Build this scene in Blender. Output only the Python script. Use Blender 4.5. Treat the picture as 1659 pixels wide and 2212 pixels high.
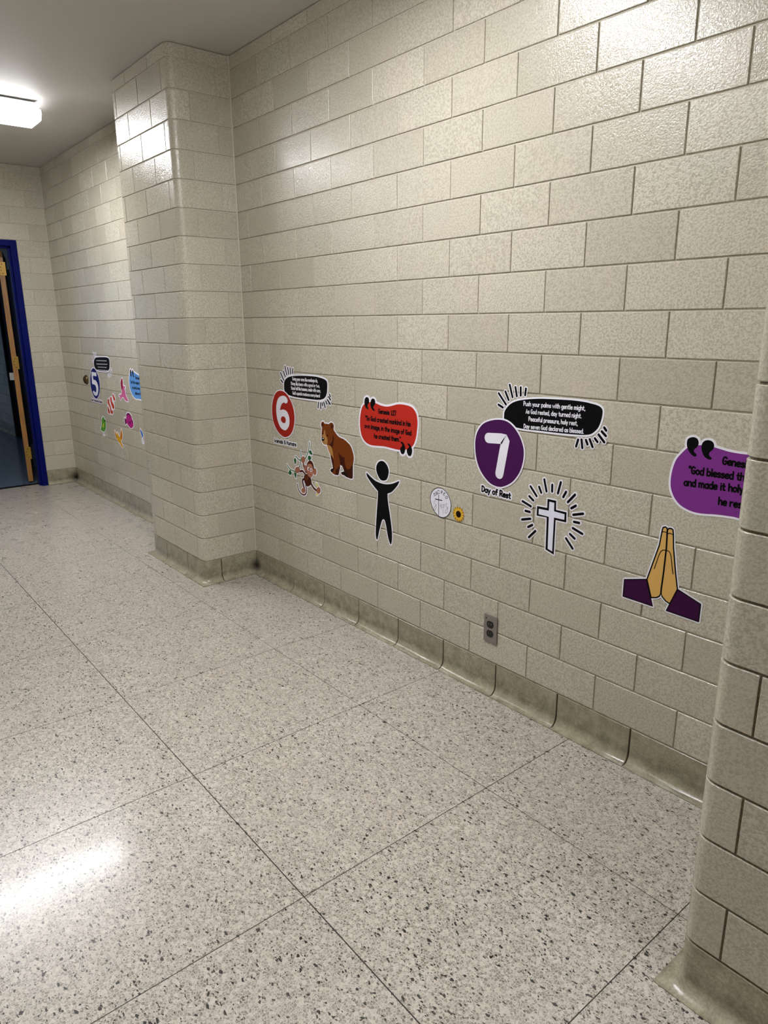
import bpy, bmesh, math, random
from mathutils import Matrix, Vector
from mathutils.geometry import tessellate_polygon

random.seed(7)
PI = math.pi
for o in list(bpy.data.objects):
    bpy.data.objects.remove(o, do_unlink=True)
SC = bpy.context.scene
COL = SC.collection

# ------------------------------------------------------------------ camera
cd = bpy.data.cameras.new('camera')
cam = bpy.data.objects.new('camera', cd)
COL.objects.link(cam)
cd.sensor_fit = 'HORIZONTAL'
cd.sensor_width = 36.0
cd.lens = 1525.954 / 1659.0 * 36.0
cd.clip_start = 0.02
RT = (0.63451708, 0.77287781, -0.00692589)
DN = (0.19648669, -0.16996507, -0.96566291)
FW = (-0.74751659, 0.61136877, -0.25970594)
cam.matrix_world = Matrix(((RT[0], -DN[0], -FW[0], 3.63784), (RT[1], -DN[1], -FW[1], -1.97466), (RT[2], -DN[2], -FW[2], 1.46403), (0, 0, 0, 1)))
SC.camera = cam

# ------------------------------------------------------------------ light and exposure
wd = bpy.data.worlds.new('world')
SC.world = wd
wd.use_nodes = True
wd.node_tree.nodes['Background'].inputs[0].default_value = (0.5, 0.55, 0.6, 1)
wd.node_tree.nodes['Background'].inputs[1].default_value = 0.05
SC.view_settings.view_transform = 'Standard'
SC.view_settings.look = 'None'
SC.view_settings.gamma = 1.0
SC.view_settings.use_curve_mapping = False
SC.view_settings.exposure = 0.0
LENS_EMIT = 71.0          # glow of the fluorescent lenses
FIXTURES = [(-1.50, 1.0), (1.72, 1.0), (5.60, 1.0)]    # x of each ceiling fixture; third is unseen, added to brighten the near end

ld = bpy.data.lights.new('window_daylight', 'AREA')
ld.energy = 18.0
ld.color = (0.32, 0.55, 1.0)
ld.shape = 'RECTANGLE'
ld.size = 1.6
ld.size_y = 1.4
lo = bpy.data.objects.new('window_daylight', ld)
COL.objects.link(lo)
lo.location = (-8.3, -2.9, 1.7)
lo.rotation_euler = (PI / 2, 0, 0)

# ------------------------------------------------------------------ constants
H = 0.13547               # course height
L = 0.3018                # block length
CEIL = 2.775
D = 0.336                 # pilaster depth
XB = -3.404               # back wall
YR = -0.040               # wall beyond the pilaster


def lin(h):
    v = [int(h[i:i + 2], 16) / 255 for i in (0, 2, 4)]
    return tuple(c / 12.92 if c < 0.04045 else ((c + 0.055) / 1.055) ** 2.4 for c in v) + (1,)


# ------------------------------------------------------------------ materials
def mat(name, col=None, rough=0.5, metal=0.0, spec=0.5):
    m = bpy.data.materials.new(name)
    m.use_nodes = True
    b = m.node_tree.nodes['Principled BSDF']
    if col:
        b.inputs['Base Color'].default_value = lin(col)
    b.inputs['Roughness'].default_value = rough
    b.inputs['Metallic'].default_value = metal
    b.inputs['Specular IOR Level'].default_value = spec
    return m


class N:
    """small node helper"""
    def __init__(s, m):
        s.t = m.node_tree
        s.b = s.t.nodes['Principled BSDF']

    def n(s, typ, **kw):
        x = s.t.nodes.new(typ)
        for k, v in kw.items():
            if k.startswith('i_'):
                x.inputs[k[2:].replace('_', ' ')].default_value = v
            else:
                setattr(x, k, v)
        return x

    def l(s, a, b):
        s.t.links.new(a, b)

    def math(s, op, a, b=None, clamp=False):
        x = s.t.nodes.new('ShaderNodeMath')
        x.operation = op
        x.use_clamp = clamp
        for i, v in enumerate((a, b)):
            if v is None:
                continue
            if hasattr(v, 'links'):
                s.l(v, x.inputs[i])
            else:
                x.inputs[i].default_value = v
        return x.outputs[0]

    def ramp(s, fac, stops, interp='LINEAR'):
        x = s.t.nodes.new('ShaderNodeValToRGB')
        x.color_ramp.interpolation = interp
        e = x.color_ramp.elements
        while len(e) < len(stops):
            e.new(0.5)
        for i, (p, c) in enumerate(stops):
            e[i].position = p
            e[i].color = lin(c) if isinstance(c, str) else (c, c, c, 1)
        s.l(fac, x.inputs[0])
        return x.outputs[0]

    def mix(s, fac, a, b, blend='MIX'):
        x = s.t.nodes.new('ShaderNodeMix')
        x.data_type = 'RGBA'
        x.blend_type = blend
        for sock, v in ((x.inputs[0], fac), (x.inputs[6], a), (x.inputs[7], b)):
            if hasattr(v, 'links'):
                s.l(v, sock)
            elif isinstance(v, (int, float)):
                sock.default_value = v
            else:
                sock.default_value = lin(v) if isinstance(v, str) else v
        return x.outputs[2]


def glazed(name, dark, light, grime=0.0, bump=0.36, rough=0.175):
    """speckled structural glazed block: mottled glaze over orange-peel relief"""
    m = mat(name, dark, rough)
    k = N(m)
    geo = k.n('ShaderNodeNewGeometry')
    oi = k.n('ShaderNodeObjectInfo')
    off = k.n('ShaderNodeVectorMath', operation='SCALE')
    k.l(geo.outputs['Position'], off.inputs[0])
    off.inputs[3].default_value = 1.0
    add = k.n('ShaderNodeVectorMath', operation='ADD')
    k.l(off.outputs[0], add.inputs[0])
    r20 = k.math('MULTIPLY', oi.outputs['Random'], 40.0)
    k.l(r20, add.inputs[1])
    nz = k.n('ShaderNodeTexNoise', i_Scale=150.0, i_Detail=3.0, i_Roughness=0.6, i_Distortion=0.3)
    k.l(add.outputs[0], nz.inputs['Vector'])
    spots = k.ramp(nz.outputs[0], [(0.40, 0.0), (0.58, 1.0)])
    nz2 = k.n('ShaderNodeTexNoise', i_Scale=7.0, i_Detail=2.0)
    k.l(add.outputs[0], nz2.inputs['Vector'])
    # blocks differ in how strongly they are speckled and in tint
    w1 = k.math('MULTIPLY', oi.outputs['Random'], 137.3)
    ra = k.math('FRACT', w1)
    w2 = k.math('MULTIPLY', oi.outputs['Random'], 731.7)
    rb = k.math('FRACT', w2)
    amt = k.math('MULTIPLY', spots, k.math('ADD', k.math('MULTIPLY', ra, 0.42), 0.34))
    c = k.mix(amt, dark, light)
    pink = k.ramp(nz2.outputs[0], [(0.45, 0.0), (0.75, 0.25)])
    c = k.mix(pink, c, 'c2b3a3')
    green = k.ramp(nz2.outputs[0], [(0.25, 0.22), (0.45, 0.0)])
    c = k.mix(green, c, 'b4b5a0')
    tint = k.ramp(rb, [(0.0, 0.91), (1.0, 1.0)])
    c = k.mix(1.0, c, tint, 'MULTIPLY')
    if grime:
        sx = k.n('ShaderNodeSeparateXYZ')
        k.l(geo.outputs['Position'], sx.inputs[0])
        ng = k.n('ShaderNodeTexNoise', i_Scale=22.0, i_Detail=6.0, i_Roughness=0.7)
        k.l(geo.outputs['Position'], ng.inputs['Vector'])
        scuff = k.ramp(ng.outputs[0], [(0.38, 0.0), (0.72, grime)])
        c = k.mix(scuff, c, '5d5540')
        # waxed-in dirt line just above the cove and at the very toe
        zz = k.ramp(sx.outputs[2], [(0.0, 0.75), (0.004, 0.15), (0.012, 0.0), (0.026, 0.08), (0.045, 0.45), (0.085, 0.12), (0.2, 0.0)])
        zn = k.math('MULTIPLY', zz, k.ramp(ng.outputs[0], [(0.3, 0.15), (0.62, 1.0)]))
        c = k.mix(zn, c, '4a4331')
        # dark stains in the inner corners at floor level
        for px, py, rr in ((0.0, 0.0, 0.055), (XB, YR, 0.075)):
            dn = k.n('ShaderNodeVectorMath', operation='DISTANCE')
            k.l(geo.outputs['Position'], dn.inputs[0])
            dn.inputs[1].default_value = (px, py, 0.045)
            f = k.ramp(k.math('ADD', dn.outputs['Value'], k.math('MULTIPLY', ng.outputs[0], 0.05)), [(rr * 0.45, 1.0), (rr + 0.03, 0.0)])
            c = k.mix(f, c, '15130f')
    k.l(c, k.b.inputs['Base Color'])
    rr_ = k.math('ADD', k.math('MULTIPLY', ra, 0.10), rough - 0.05)
    k.l(rr_, k.b.inputs['Roughness'])
    vb = k.n('ShaderNodeTexNoise', i_Scale=190.0, i_Detail=1.0)
    k.l(add.outputs[0], vb.inputs['Vector'])
    hsum = k.math('ADD', k.math('MULTIPLY', vb.outputs[0], 0.6), k.math('MULTIPLY', spots, 0.5))
    bp = k.n('ShaderNodeBump', i_Strength=bump, i_Distance=0.0016)
    k.l(hsum, bp.inputs['Height'])
    k.l(bp.outputs[0], k.b.inputs['Normal'])
    return m


def mortar(name, a, b):
    m = mat(name, a, 0.85, spec=0.2)
    k = N(m)
    geo = k.n('ShaderNodeNewGeometry')
    nz = k.n('ShaderNodeTexNoise', i_Scale=260.0, i_Detail=4.0)
    k.l(geo.outputs['Position'], nz.inputs['Vector'])
    sx = k.n('ShaderNodeSeparateXYZ')
    k.l(geo.outputs['Position'], sx.inputs[0])
    c = k.mix(k.ramp(nz.outputs[0], [(0.35, 0.0), (0.65, 1.0)]), a, b)
    # the joints of the base course are black with floor wax and dirt
    c = k.mix(k.math('LESS_THAN', sx.outputs[2], H - 0.004), c, '3a352a')
    k.l(c, k.b.inputs['Base Color'])
    bp = k.n('ShaderNodeBump', i_Strength=0.4, i_Distance=0.0008)
    k.l(nz.outputs[0], bp.inputs['Height'])
    k.l(bp.outputs[0], k.b.inputs['Normal'])
    return m


def terrazzo():
    m = mat('terrazzo', 'a8a29a', 0.16)
    k = N(m)
    geo = k.n('ShaderNodeNewGeometry')
    wob = k.n('ShaderNodeTexNoise', i_Scale=160.0, i_Detail=1.0)
    k.l(geo.outputs['Position'], wob.inputs['Vector'])
    v1 = k.n('ShaderNodeVectorMath', operation='SUBTRACT')
    k.l(wob.outputs[1], v1.inputs[0])
    v1.inputs[1].default_value = (0.5, 0.5, 0.5)
    v2 = k.n('ShaderNodeVectorMath', operation='SCALE')
    k.l(v1.outputs[0], v2.inputs[0])
    v2.inputs[3].default_value = 0.004
    pos = k.n('ShaderNodeVectorMath', operation='ADD')
    k.l(geo.outputs['Position'], pos.inputs[0])
    k.l(v2.outputs[0], pos.inputs[1])

    def vor(scale, feat='F1', rnd=1.0):
        v = k.n('ShaderNodeTexVoronoi', feature=feat, voronoi_dimensions='2D')
        v.inputs['Scale'].default_value = scale
        v.inputs['Randomness'].default_value = rnd
        k.l(pos.outputs[0], v.inputs['Vector'])
        return v
    chips = vor(132)
    edge = vor(132, 'DISTANCE_TO_EDGE')
    sep = k.n('ShaderNodeSeparateColor')
    k.l(chips.outputs['Color'], sep.inputs[0])
    tone = k.ramp(sep.outputs[0], [(0.0, '7d756a'), (0.25, '8b8378'), (0.5, '9a9287'), (0.75, 'aca499'), (1.0, 'c2bbb0')])
    cement = k.ramp(edge.outputs['Distance'], [(0.03, 1.0), (0.10, 0.0)])
    c = k.mix(cement, tone, 'cec7bc')
    fine = vor(300)
    sep2 = k.n('ShaderNodeSeparateColor')
    k.l(fine.outputs['Color'], sep2.inputs[0])
    ff = k.ramp(sep2.outputs[0], [(0.55, 0.0), (0.6, 0.65)], 'LINEAR')
    # half the chips break up into fines
    c = k.mix(k.math('MULTIPLY', ff, k.ramp(sep.outputs[1], [(0.45, 0.0), (0.5, 1.0)])), c, k.ramp(sep2.outputs[1], [(0, '8f897f'), (1, 'd6d1c8')]))
    # sparse black chips, two sizes
    st = k.n('ShaderNodeMapping')
    st.inputs['Rotation'].default_value = (0, 0, 0.6)
    st.inputs['Scale'].default_value = (1.0, 1.8, 1.0)
    k.l(pos.outputs[0], st.inputs[0])
    for scale, thr, ed in ((88, 0.980, 0.08), (140, 0.972, 0.08), (230, 0.982, 0.07)):
        v = vor(scale)
        e = vor(scale, 'DISTANCE_TO_EDGE')
        for q in (v, e):
            k.l(st.outputs[0], q.inputs['Vector'])
        s3 = k.n('ShaderNodeSeparateColor')
        k.l(v.outputs['Color'], s3.inputs[0])
        isb = k.math('GREATER_THAN', s3.outputs[2], thr)
        core = k.math('GREATER_THAN', e.outputs['Distance'], ed)
        c = k.mix(k.math('MULTIPLY', isb, core), c, '0f0c0b')
    big = k.n('ShaderNodeTexNoise', i_Scale=1.3, i_Detail=3.0)
    k.l(geo.outputs['Position'], big.inputs['Vector'])
    c = k.mix(k.ramp(big.outputs[0], [(0.4, 0.0), (0.62, 0.12)]), c, 'b3a59e', 'MIX')
    k.l(c, k.b.inputs['Base Color'])
    rn = k.n('ShaderNodeTexNoise', i_Scale=9.0, i_Detail=5.0)
    k.l(geo.outputs['Position'], rn.inputs['Vector'])
    k.l(k.ramp(rn.outputs[0], [(0.3, 0.26), (0.7, 0.31)]), k.b.inputs['Roughness'])
    k.b.inputs['Coat Weight'].default_value = 0.18
    k.b.inputs['Coat Roughness'].default_value = 0.10
    bn = k.n('ShaderNodeTexNoise', i_Scale=14.0, i_Detail=3.0)
    k.l(geo.outputs['Position'], bn.inputs['Vector'])
    bp = k.n('ShaderNodeBump', i_Strength=0.05, i_Distance=0.0012)
    k.l(bn.outputs[0], bp.inputs['Height'])
    k.l(bp.outputs[0], k.b.inputs['Normal'])
    return m


def painted(name, a, b, rough=0.6, scale=300.0, bump=0.05):
    m = mat(name, a, rough)
    k = N(m)
    geo = k.n('ShaderNodeNewGeometry')
    nz = k.n('ShaderNodeTexNoise', i_Scale=scale, i_Detail=4.0)
    k.l(geo.outputs['Position'], nz.inputs['Vector'])
    k.l(k.mix(nz.outputs[0], a, b), k.b.inputs['Base Color'])
    bp = k.n('ShaderNodeBump', i_Strength=bump, i_Distance=0.001)
    k.l(nz.outputs[0], bp.inputs['Height'])
    k.l(bp.outputs[0], k.b.inputs['Normal'])
    return m


M_BLOCK = glazed('glazed_block', 'aba493', 'd0ccbc')
M_BASE = glazed('base_block', '979079', 'b4ae98', grime=0.5, bump=0.15, rough=0.22)
M_MORT = mortar('pale_mortar', 'b0a998', 'c9c3b4')
M_MORTD = mortar('brown_mortar', '6d6352', '8d8474')
M_TERR = terrazzo()
M_STRIP = mat('zinc_strip', '2c2926', 0.5, 0.3)
M_CEIL = painted('ceiling_paint', 'c4c1bd', 'cac7c3')
M_SIDE = painted('side_wall_paint', '857f72', '8f897c', 0.4, 40.0)
M_CAULK = mat('caulk', 'bab4a2', 0.5)
M_BLUE = painted('blue_enamel', '020b4e', '030e5c', 0.45, 60.0, 0.02)
M_BLUE.node_tree.nodes['Principled BSDF'].inputs['Specular IOR Level'].default_value = 0.1
M_BLACK = mat('black_paint', '060608', 0.6, spec=0.15)
M_VINYLFLOOR = painted('vinyl_tile', '4a5668', '5d6a7c', 0.12, 20.0, 0.01)
M_STEEL = painted('brushed_steel', '8a8580', '989390', 0.38, 500.0, 0.02)
M_STEEL.node_tree.nodes['Principled BSDF'].inputs['Metallic'].default_value = 0.75
M_CHROME = mat('chrome_trim', 'c8c8c8', 0.2, 0.9)
M_BRASS = painted('old_brass', '8a6a2a', 'a58238', 0.4, 90.0, 0.02)
M_BRASS.node_tree.nodes['Principled BSDF'].inputs['Metallic'].default_value = 0.5
M_BRONZE = painted('dark_bronze', '4d3a22', '65502f', 0.3, 90.0, 0.02)
M_BRONZE.node_tree.nodes['Principled BSDF'].inputs['Metallic'].default_value = 0.7
M_SOCKET = mat('black_bakelite', '0a0a0b', 0.35)
M_WHITE = mat('white_enamel', 'd8d8d6', 0.35)


def wood():
    m = mat('door_edge_wood', '9b6c34', 0.45)
    k = N(m)
    geo = k.n('ShaderNodeNewGeometry')
    mp = k.n('ShaderNodeMapping')
    mp.inputs['Scale'].default_value = (60, 60, 3)
    k.l(geo.outputs['Position'], mp.inputs[0])
    nz = k.n('ShaderNodeTexNoise', i_Scale=2.0, i_Detail=5.0)
    k.l(mp.outputs[0], nz.inputs['Vector'])
    k.l(k.ramp(nz.outputs[0], [(0.3, '7d5220'), (0.7, 'a5743a')]), k.b.inputs['Base Color'])
    return m


M_WOOD = wood()


def lens_mat(strength):
    m = mat('lit_lens', 'f4f6ff', 0.3)
    k = N(m)
    k.b.inputs['Emission Color'].default_value = (0.975, 0.98, 1.0, 1)
    # two tubes behind the prismatic lens: brightest along the middle, dimmer at sides and ends
    tc = k.n('ShaderNodeTexCoord')
    sp = k.n('ShaderNodeSeparateXYZ')
    k.l(tc.outputs['Object'], sp.inputs[0])
    ax = k.math('ABSOLUTE', sp.outputs[0])
    ay = k.math('ABSOLUTE', sp.outputs[1])
    across = k.ramp(ax, [(0.0, 1.0), (0.05, 1.0), (0.105, 0.42), (0.14, 0.26)], 'EASE')
    along = k.ramp(ay, [(0.0, 1.0), (0.54, 1.0), (0.60, 0.5), (0.615, 0.3)])
    wv = k.n('ShaderNodeTexWave', i_Scale=60.0, i_Distortion=0.0)
    wv.bands_direction = 'Y'
    k.l(tc.outputs['Object'], wv.inputs['Vector'])
    rib = k.math('ADD', k.math('MULTIPLY', wv.outputs['Fac'], 0.06), 0.97)
    k.l(k.math('MULTIPLY', k.math('MULTIPLY', across, along), k.math('MULTIPLY', rib, strength)), k.b.inputs['Emission Strength'])
    return m


M_LENS = lens_mat(LENS_EMIT)
PAINT = {}


def ink(hexcol):
    if hexcol not in PAINT:
        m = mat('print_' + hexcol, hexcol, 0.5, spec=0.07)
        PAINT[hexcol] = m
    return PAINT[hexcol]


M_VINYL = mat('white_vinyl', 'e2e0ea', 0.5, spec=0.15)


# ------------------------------------------------------------------ object helpers
def obj(name, mesh, parent=None, loc=(0, 0, 0), rz=0.0, kind=None):
    o = bpy.data.objects.new(name, mesh)
    COL.objects.link(o)
    o.location = loc
    o.rotation_euler = (0, 0, rz)
    if parent is not None:
        o.parent = parent
    if kind:
        o['kind'] = kind
    return o


def empty(name, loc=(0, 0, 0), kind=None, parent=None):
    return obj(name, None, parent, loc, 0, kind)


def tag(o, label, cat, group=None):
    o['label'] = label
    o['category'] = cat
    if group:
        o['group'] = group
    return o


def mesh_from(name, verts, faces, mats, smooth=False, fmats=None):
    me = bpy.data.meshes.new(name)
    me.from_pydata(verts, [], faces)
    for m in (mats if isinstance(mats, (list, tuple)) else [mats]):
        me.materials.append(m)
    if fmats:
        for p, i in zip(me.polygons, fmats):
            p.material_index = i
    if smooth:
        for p in me.polygons:
            p.use_smooth = True
    me.update()
    return me


def box_mesh(name, x0, x1, y0, y1, z0, z1, m, bev=0.0):
    bm = bmesh.new()
    bmesh.ops.create_cube(bm, size=1)
    bmesh.ops.scale(bm, vec=(x1 - x0, y1 - y0, z1 - z0), verts=bm.verts)
    bmesh.ops.translate(bm, vec=((x0 + x1) / 2, (y0 + y1) / 2, (z0 + z1) / 2), verts=bm.verts)
    if bev:
        bmesh.ops.bevel(bm, geom=bm.edges[:], offset=bev, segments=2, affect='EDGES', profile=0.5)
    me = bpy.data.meshes.new(name)
    bm.to_mesh(me)
    bm.free()
    me.materials.append(m)
    return me


def cyl_mesh(name, prof, m, seg=20, ax='z'):
    """lathe (r, h) profile round an axis"""
    vs, fs = [], []
    for r, h in prof:
        for i in range(seg):
            a = 2 * PI * i / seg
            x, y = r * math.cos(a), r * math.sin(a)
            vs.append({'z': (x, y, h), 'y': (x, -h, y), 'x': (h, x, y)}[ax])
    for j in range(len(prof) - 1):
        for i in range(seg):
            a, b = j * seg + i, j * seg + (i + 1) % seg
            fs.append((a, b, b + seg, a + seg))
    fs.append(tuple(range(seg))[::-1])
    fs.append(tuple(range((len(prof) - 1) * seg, len(prof) * seg)))
    return mesh_from(name, vs, fs, m, True)


# ------------------------------------------------------------------ wall faces built of glazed blocks
class Face:
    """a run of wall: sharp corner polyline (outward = right of travel), rounded outer corners"""
    def __init__(s, pts, radii):
        s.p = [Vector((a, b)) for a, b in pts]
        s.r = radii                      # radius at inner points
        s.len = [(s.p[i + 1] - s.p[i]).length for i in range(len(s.p) - 1)]
        s.cum = [0]
        for v in s.len:
            s.cum.append(s.cum[-1] + v)

    def at(s, d):
        for i in range(len(s.len)):
            if d <= s.cum[i + 1] + 1e-9 or i == len(s.len) - 1:
                t = (s.p[i + 1] - s.p[i]).normalized()
                return s.p[i] + t * (d - s.cum[i]), Vector((t.y, -t.x)), t
        return None

    def samples(s, s0, s1, seg=6):
        """list of (point, normal, tangent, squareness)"""
        out = []
        p, n, t = s.at(s0 + 1e-7)
        out.append((p, n, t, 0))
        for i in range(1, len(s.p) - 1):
            c = s.cum[i]
            if s0 < c < s1:
                r = s.r[i - 1]
                t0 = (s.p[i] - s.p[i - 1]).normalized()
                t1 = (s.p[i + 1] - s.p[i]).normalized()
                n0, n1 = Vector((t0.y, -t0.x)), Vector((t1.y, -t1.x))
                ctr = s.p[i] - n0 * r - n1 * r
                for k in range(seg + 1):
                    a = PI / 2 * k / seg
                    n = n0 * math.cos(a) + n1 * math.sin(a)
                    sq = 1.0 / max(math.cos(a), math.sin(a))
                    out.append((ctr + n * r, n, t0 if k < seg / 2 else t1, (sq, ctr, r)))
        p, n, t = s.at(s1 - 1e-7)
        out.append((p, n, t, 0))
        return out


CH = 0.0016      # chamfer of a block's arris
REC = 0.011      # depth of the built block behind its face
MESHES = {}


def block_rows(h, base):
    g = 0.0028
    if not base:
        return [(g, -REC), (g, -CH), (g + CH, 0), (h - g - CH, 0), (h - g, -CH), (h - g, -REC)]
    return [(0.0004, 0.0), (0.0006, 0.0335), (0.0022, 0.0330), (0.0035, 0.0260), (0.0065, 0.0185), (0.0120, 0.0110), (0.0200, 0.0050),
            (0.0300, 0.0014), (0.0420, 0.0), (h - g - CH, 0), (h - g, -CH), (h - g, -REC)]


def block_mesh(face, s0, s1, h, base, org, mitre0=False, mitre1=False):
    rows = block_rows(h, base)
    g = 0.0026
    sm = face.samples(s0 + (0 if mitre0 else g), s1 - (0 if mitre1 else g))
    cols = []
    a, b = sm[0], sm[-1]
    cols.append((a, -REC, 0))
    cols.append((a, -CH, 0))
    cols.append((a, 0, CH))
    for x in sm[1:-1]:
        cols.append((x, 0, 0))
    cols.append((b, 0, -CH))
    cols.append((b, -CH, 0))
    cols.append((b, -REC, 0))
    vs, fs = [], []
    for (p, n, t, sq), co, ds in cols:
        for z, ro in rows:
            if ro > 0:
                off = ro + (co if co < 0 else 0) * (1 if co > -REC else 0) if co > -REC else -REC
            else:
                off = min(ro, co)
            q = p + t * ds
            if sq:
                s_, ctr, r = sq
                bl = 0.0
                if base and ro > 0.01:
                    bl = min(1.0, (ro - 0.01) / 0.02)
                f = 1 + (s_ - 1) * bl
                q = ctr + n * (r + off) * f
            else:
                q = q + n * off
                if mitre0 and p is a[0] and ro > 0:
                    q = q + t * max(off, 0)
                if mitre1 and p is b[0] and ro > 0:
                    q = q - t * max(off, 0)
            vs.append((q.x - org[0], q.y - org[1], z))
    nr = len(rows)
    for i in range(len(cols) - 1):
        for j in range(nr - 1):
            fs.append((i * nr + j, (i + 1) * nr + j, (i + 1) * nr + j + 1, i * nr + j + 1))
    me = mesh_from('block', vs, fs, M_BASE if base else M_BLOCK)
    if base or len(sm) > 2:
        for pl in me.polygons:
            pl.use_smooth = True
        try:
            me.set_sharp_from_angle(angle=math.radians(24))
        except Exception:
            pass
    return me


def lay(parent, face, joints, k, zc=CEIL, name='block', limits=None, mitre=(False, False), core=None, z0=0.0):
    """one course: joints = sorted nominal positions, incl. both ends"""
    base = (k == 0)
    h = H
    zt = min((k + 1) * H, zc)
    h = zt - k * H
    for a, b in zip(joints[:-1], joints[1:]):
        if b - a < 0.02:
            continue
        corner = any(a < c < b for c in face.cum[1:-1])
        m0 = mitre[0] and base and abs(a - joints[0]) < 1e-6
        m1 = mitre[1] and base and abs(b - joints[-1]) < 1e-6
        p, n, t = face.at(a + 1e-7)
        tilt = random.gauss(0, 0.0013)
        if corner or base or m0 or m1:
            key = (id(face), round(a, 4), round(b, 4), round(h, 4), base)
            if key not in MESHES:
                MESHES[key] = block_mesh(face, a, b, h, base, (p.x, p.y), m0, m1)
            obj(name, MESHES[key], parent, (p.x, p.y, k * H + z0))
        else:
            key = (round(b - a, 4), round(h, 4))
            if key not in MESHES:
                st = Face([(0, 0), (b - a, 0)], [])
                MESHES[key] = block_mesh(st, 0, b - a, h, False, (0, 0))
            ang = math.atan2(t.y, t.x)
            o = obj(name, MESHES[key], parent, (p.x, p.y, k * H + z0), ang + tilt * 0.6)
            o.rotation_euler[0] = random.gauss(0, 0.0012)


def core_mesh(face, s0, s1, z0, z1, m, off=-0.0046, thick=0.10):
    sm = face.samples(s0, s1)
    vs, fs = [], []
    for p, n, t, sq in sm:
        if sq:
            q = sq[1] + n * (sq[2] + off)
            qi = sq[1] - n * 0.03
        else:
            q = p + n * off
            qi = p - n * thick
        vs += [(q.x, q.y, z0), (q.x, q.y, z1), (qi.x, qi.y, z1), (qi.x, qi.y, z0)]
    for i in range(len(sm) - 1):
        for j in range(4):
            fs.append((i * 4 + j, (i + 1) * 4 + j, (i + 1) * 4 + (j + 1) % 4, i * 4 + (j + 1) % 4))
    e = (len(sm) - 1) * 4
    fs.append((3, 2, 1, 0))
    fs.append((e, e + 1, e + 2, e + 3))
    return mesh_from('mortar_core', vs, fs, m)


def joints_between(a, b, ref, length=L):
    n = math.ceil((a - ref) / length + 1e-6)
    out = [a]
    x = ref + n * length
    while x < b - 1e-4:
        if x - a > 0.015:
            out.append(x)
        x += length
    if b - out[-1] < 0.02 and len(out) > 1:
        out.pop()
    out.append(b)
    return out


NC = 21          # courses up to the ceiling, the last one cut
# ------------------------------------------------------------------ right wall (between pilaster and near pillar)
F1 = Face([(0, 0), (3.06, 0)], [])
wall_right = obj('wall_right', core_mesh(F1, 0, 3.06, 0, CEIL, M_MORT), kind='structure')
for k in range(NC):
    ref = 0.2665 if k % 2 else 0.1135
    lay(wall_right, F1, joints_between(0, 3.06, ref), k, mitre=(True, False))

# ------------------------------------------------------------------ pilaster
W = 0.775
R1 = 0.040
F2 = Face([(-W, YR), (-W, -D), (0, -D), (0, 0)], [R1, R1])
c1 = D + YR
pil = obj('wall_pilaster', core_mesh(F2, 0, F2.cum[-1], 0, CEIL, M_MORT), kind='structure')
for k in range(NC):
    if k % 2:
        js = [0, c1 + W - 0.703, c1 + W - 0.388, c1 + W - 0.082, c1 + W + D - 0.081, F2.cum[-1]]
    else:
        js = [0, c1 - 0.10, c1 + W - 0.545, c1 + W - 0.236, c1 + W + D - 0.231, F2.cum[-1]]
    lay(pil, F2, js, k, mitre=(False, True))

# ------------------------------------------------------------------ right wall beyond the pilaster
F3 = Face([(XB, YR), (-W, YR)], [])
wr2 = obj('wall_right', core_mesh(F3, 0, F3.cum[-1], 0, CEIL, M_MORT), kind='structure')
for k in range(NC):
    ref = (-2.537 if k % 2 else -2.385) - XB
    lay(wr2, F3, joints_between(0, F3.cum[-1], ref, 0.2985), k, mitre=(True, False))

# ------------------------------------------------------------------ back wall with the double doorway
YL = -2.50                                    # face of the left wall
DO0, DO1, DOZ = -0.305, -2.225, 16 * H        # doorway, outer edges of its frame
wall_back = empty('wall_back', (0, 0, 0), 'structure')
F4 = Face([(XB, DO0), (XB, YR)], [])          # right of the door: travel +y so outward is +x
obj('mortar_bed', core_mesh(F4, 0, F4.cum[-1], 0, DOZ, M_MORT), wall_back)
F5 = Face([(XB, YL), (XB, YR)], [])
obj('mortar_bed', core_mesh(F5, 0, F5.cum[-1], DOZ, CEIL, M_MORT), wall_back)
F6 = Face([(XB, YL), (XB, DO1)], [])
obj('mortar_bed', core_mesh(F6, 0, F6.cum[-1], 0, DOZ, M_MORT), wall_back)
for k in range(NC):
    if k < 16:
        jj = [0, F4.cum[-1]] if k % 2 else [0, (-0.213 - DO0), F4.cum[-1]]
        if k == 0:
            jj = [0, F4.cum[-1]]
        lay(wall_back, F4, jj, k, mitre=(False, True))
        lay(wall_back, F6, [0, F6.cum[-1]], k, mitre=(True, False))
    else:
        ref = (-0.332 if k % 2 else -0.187) - YL
        lay(wall_back, F5, joints_between(0, F5.cum[-1], ref, 0.2985), k)

# ------------------------------------------------------------------ near pillar at the right edge of the view
XP, YP = 3.062, -0.657
F7 = Face([(XP, 0), (XP, YP), (XP + 0.84, YP), (XP + 0.84, 0)], [0.036, 0.036])
npil = obj('wall_pillar', core_mesh(F7, 0, F7.cum[-1], 0, CEIL, M_MORTD), kind='structure')
c1 = -YP
for k in range(NC):
    e1 = c1 + (0.0895 if k % 2 else 0.24)
    js = [0] + ([0.20, 0.50] if k % 2 else [0.05, 0.35]) + [e1]
    x = e1 + 0.3018
    while x < c1 + 0.84 - 0.05:
        js.append(x)
        x += 0.3018
    js += [c1 + 0.84 + (0.14 if k % 2 else 0.29), F7.cum[-1]]
    lay(npil, F7, js, k)

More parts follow.
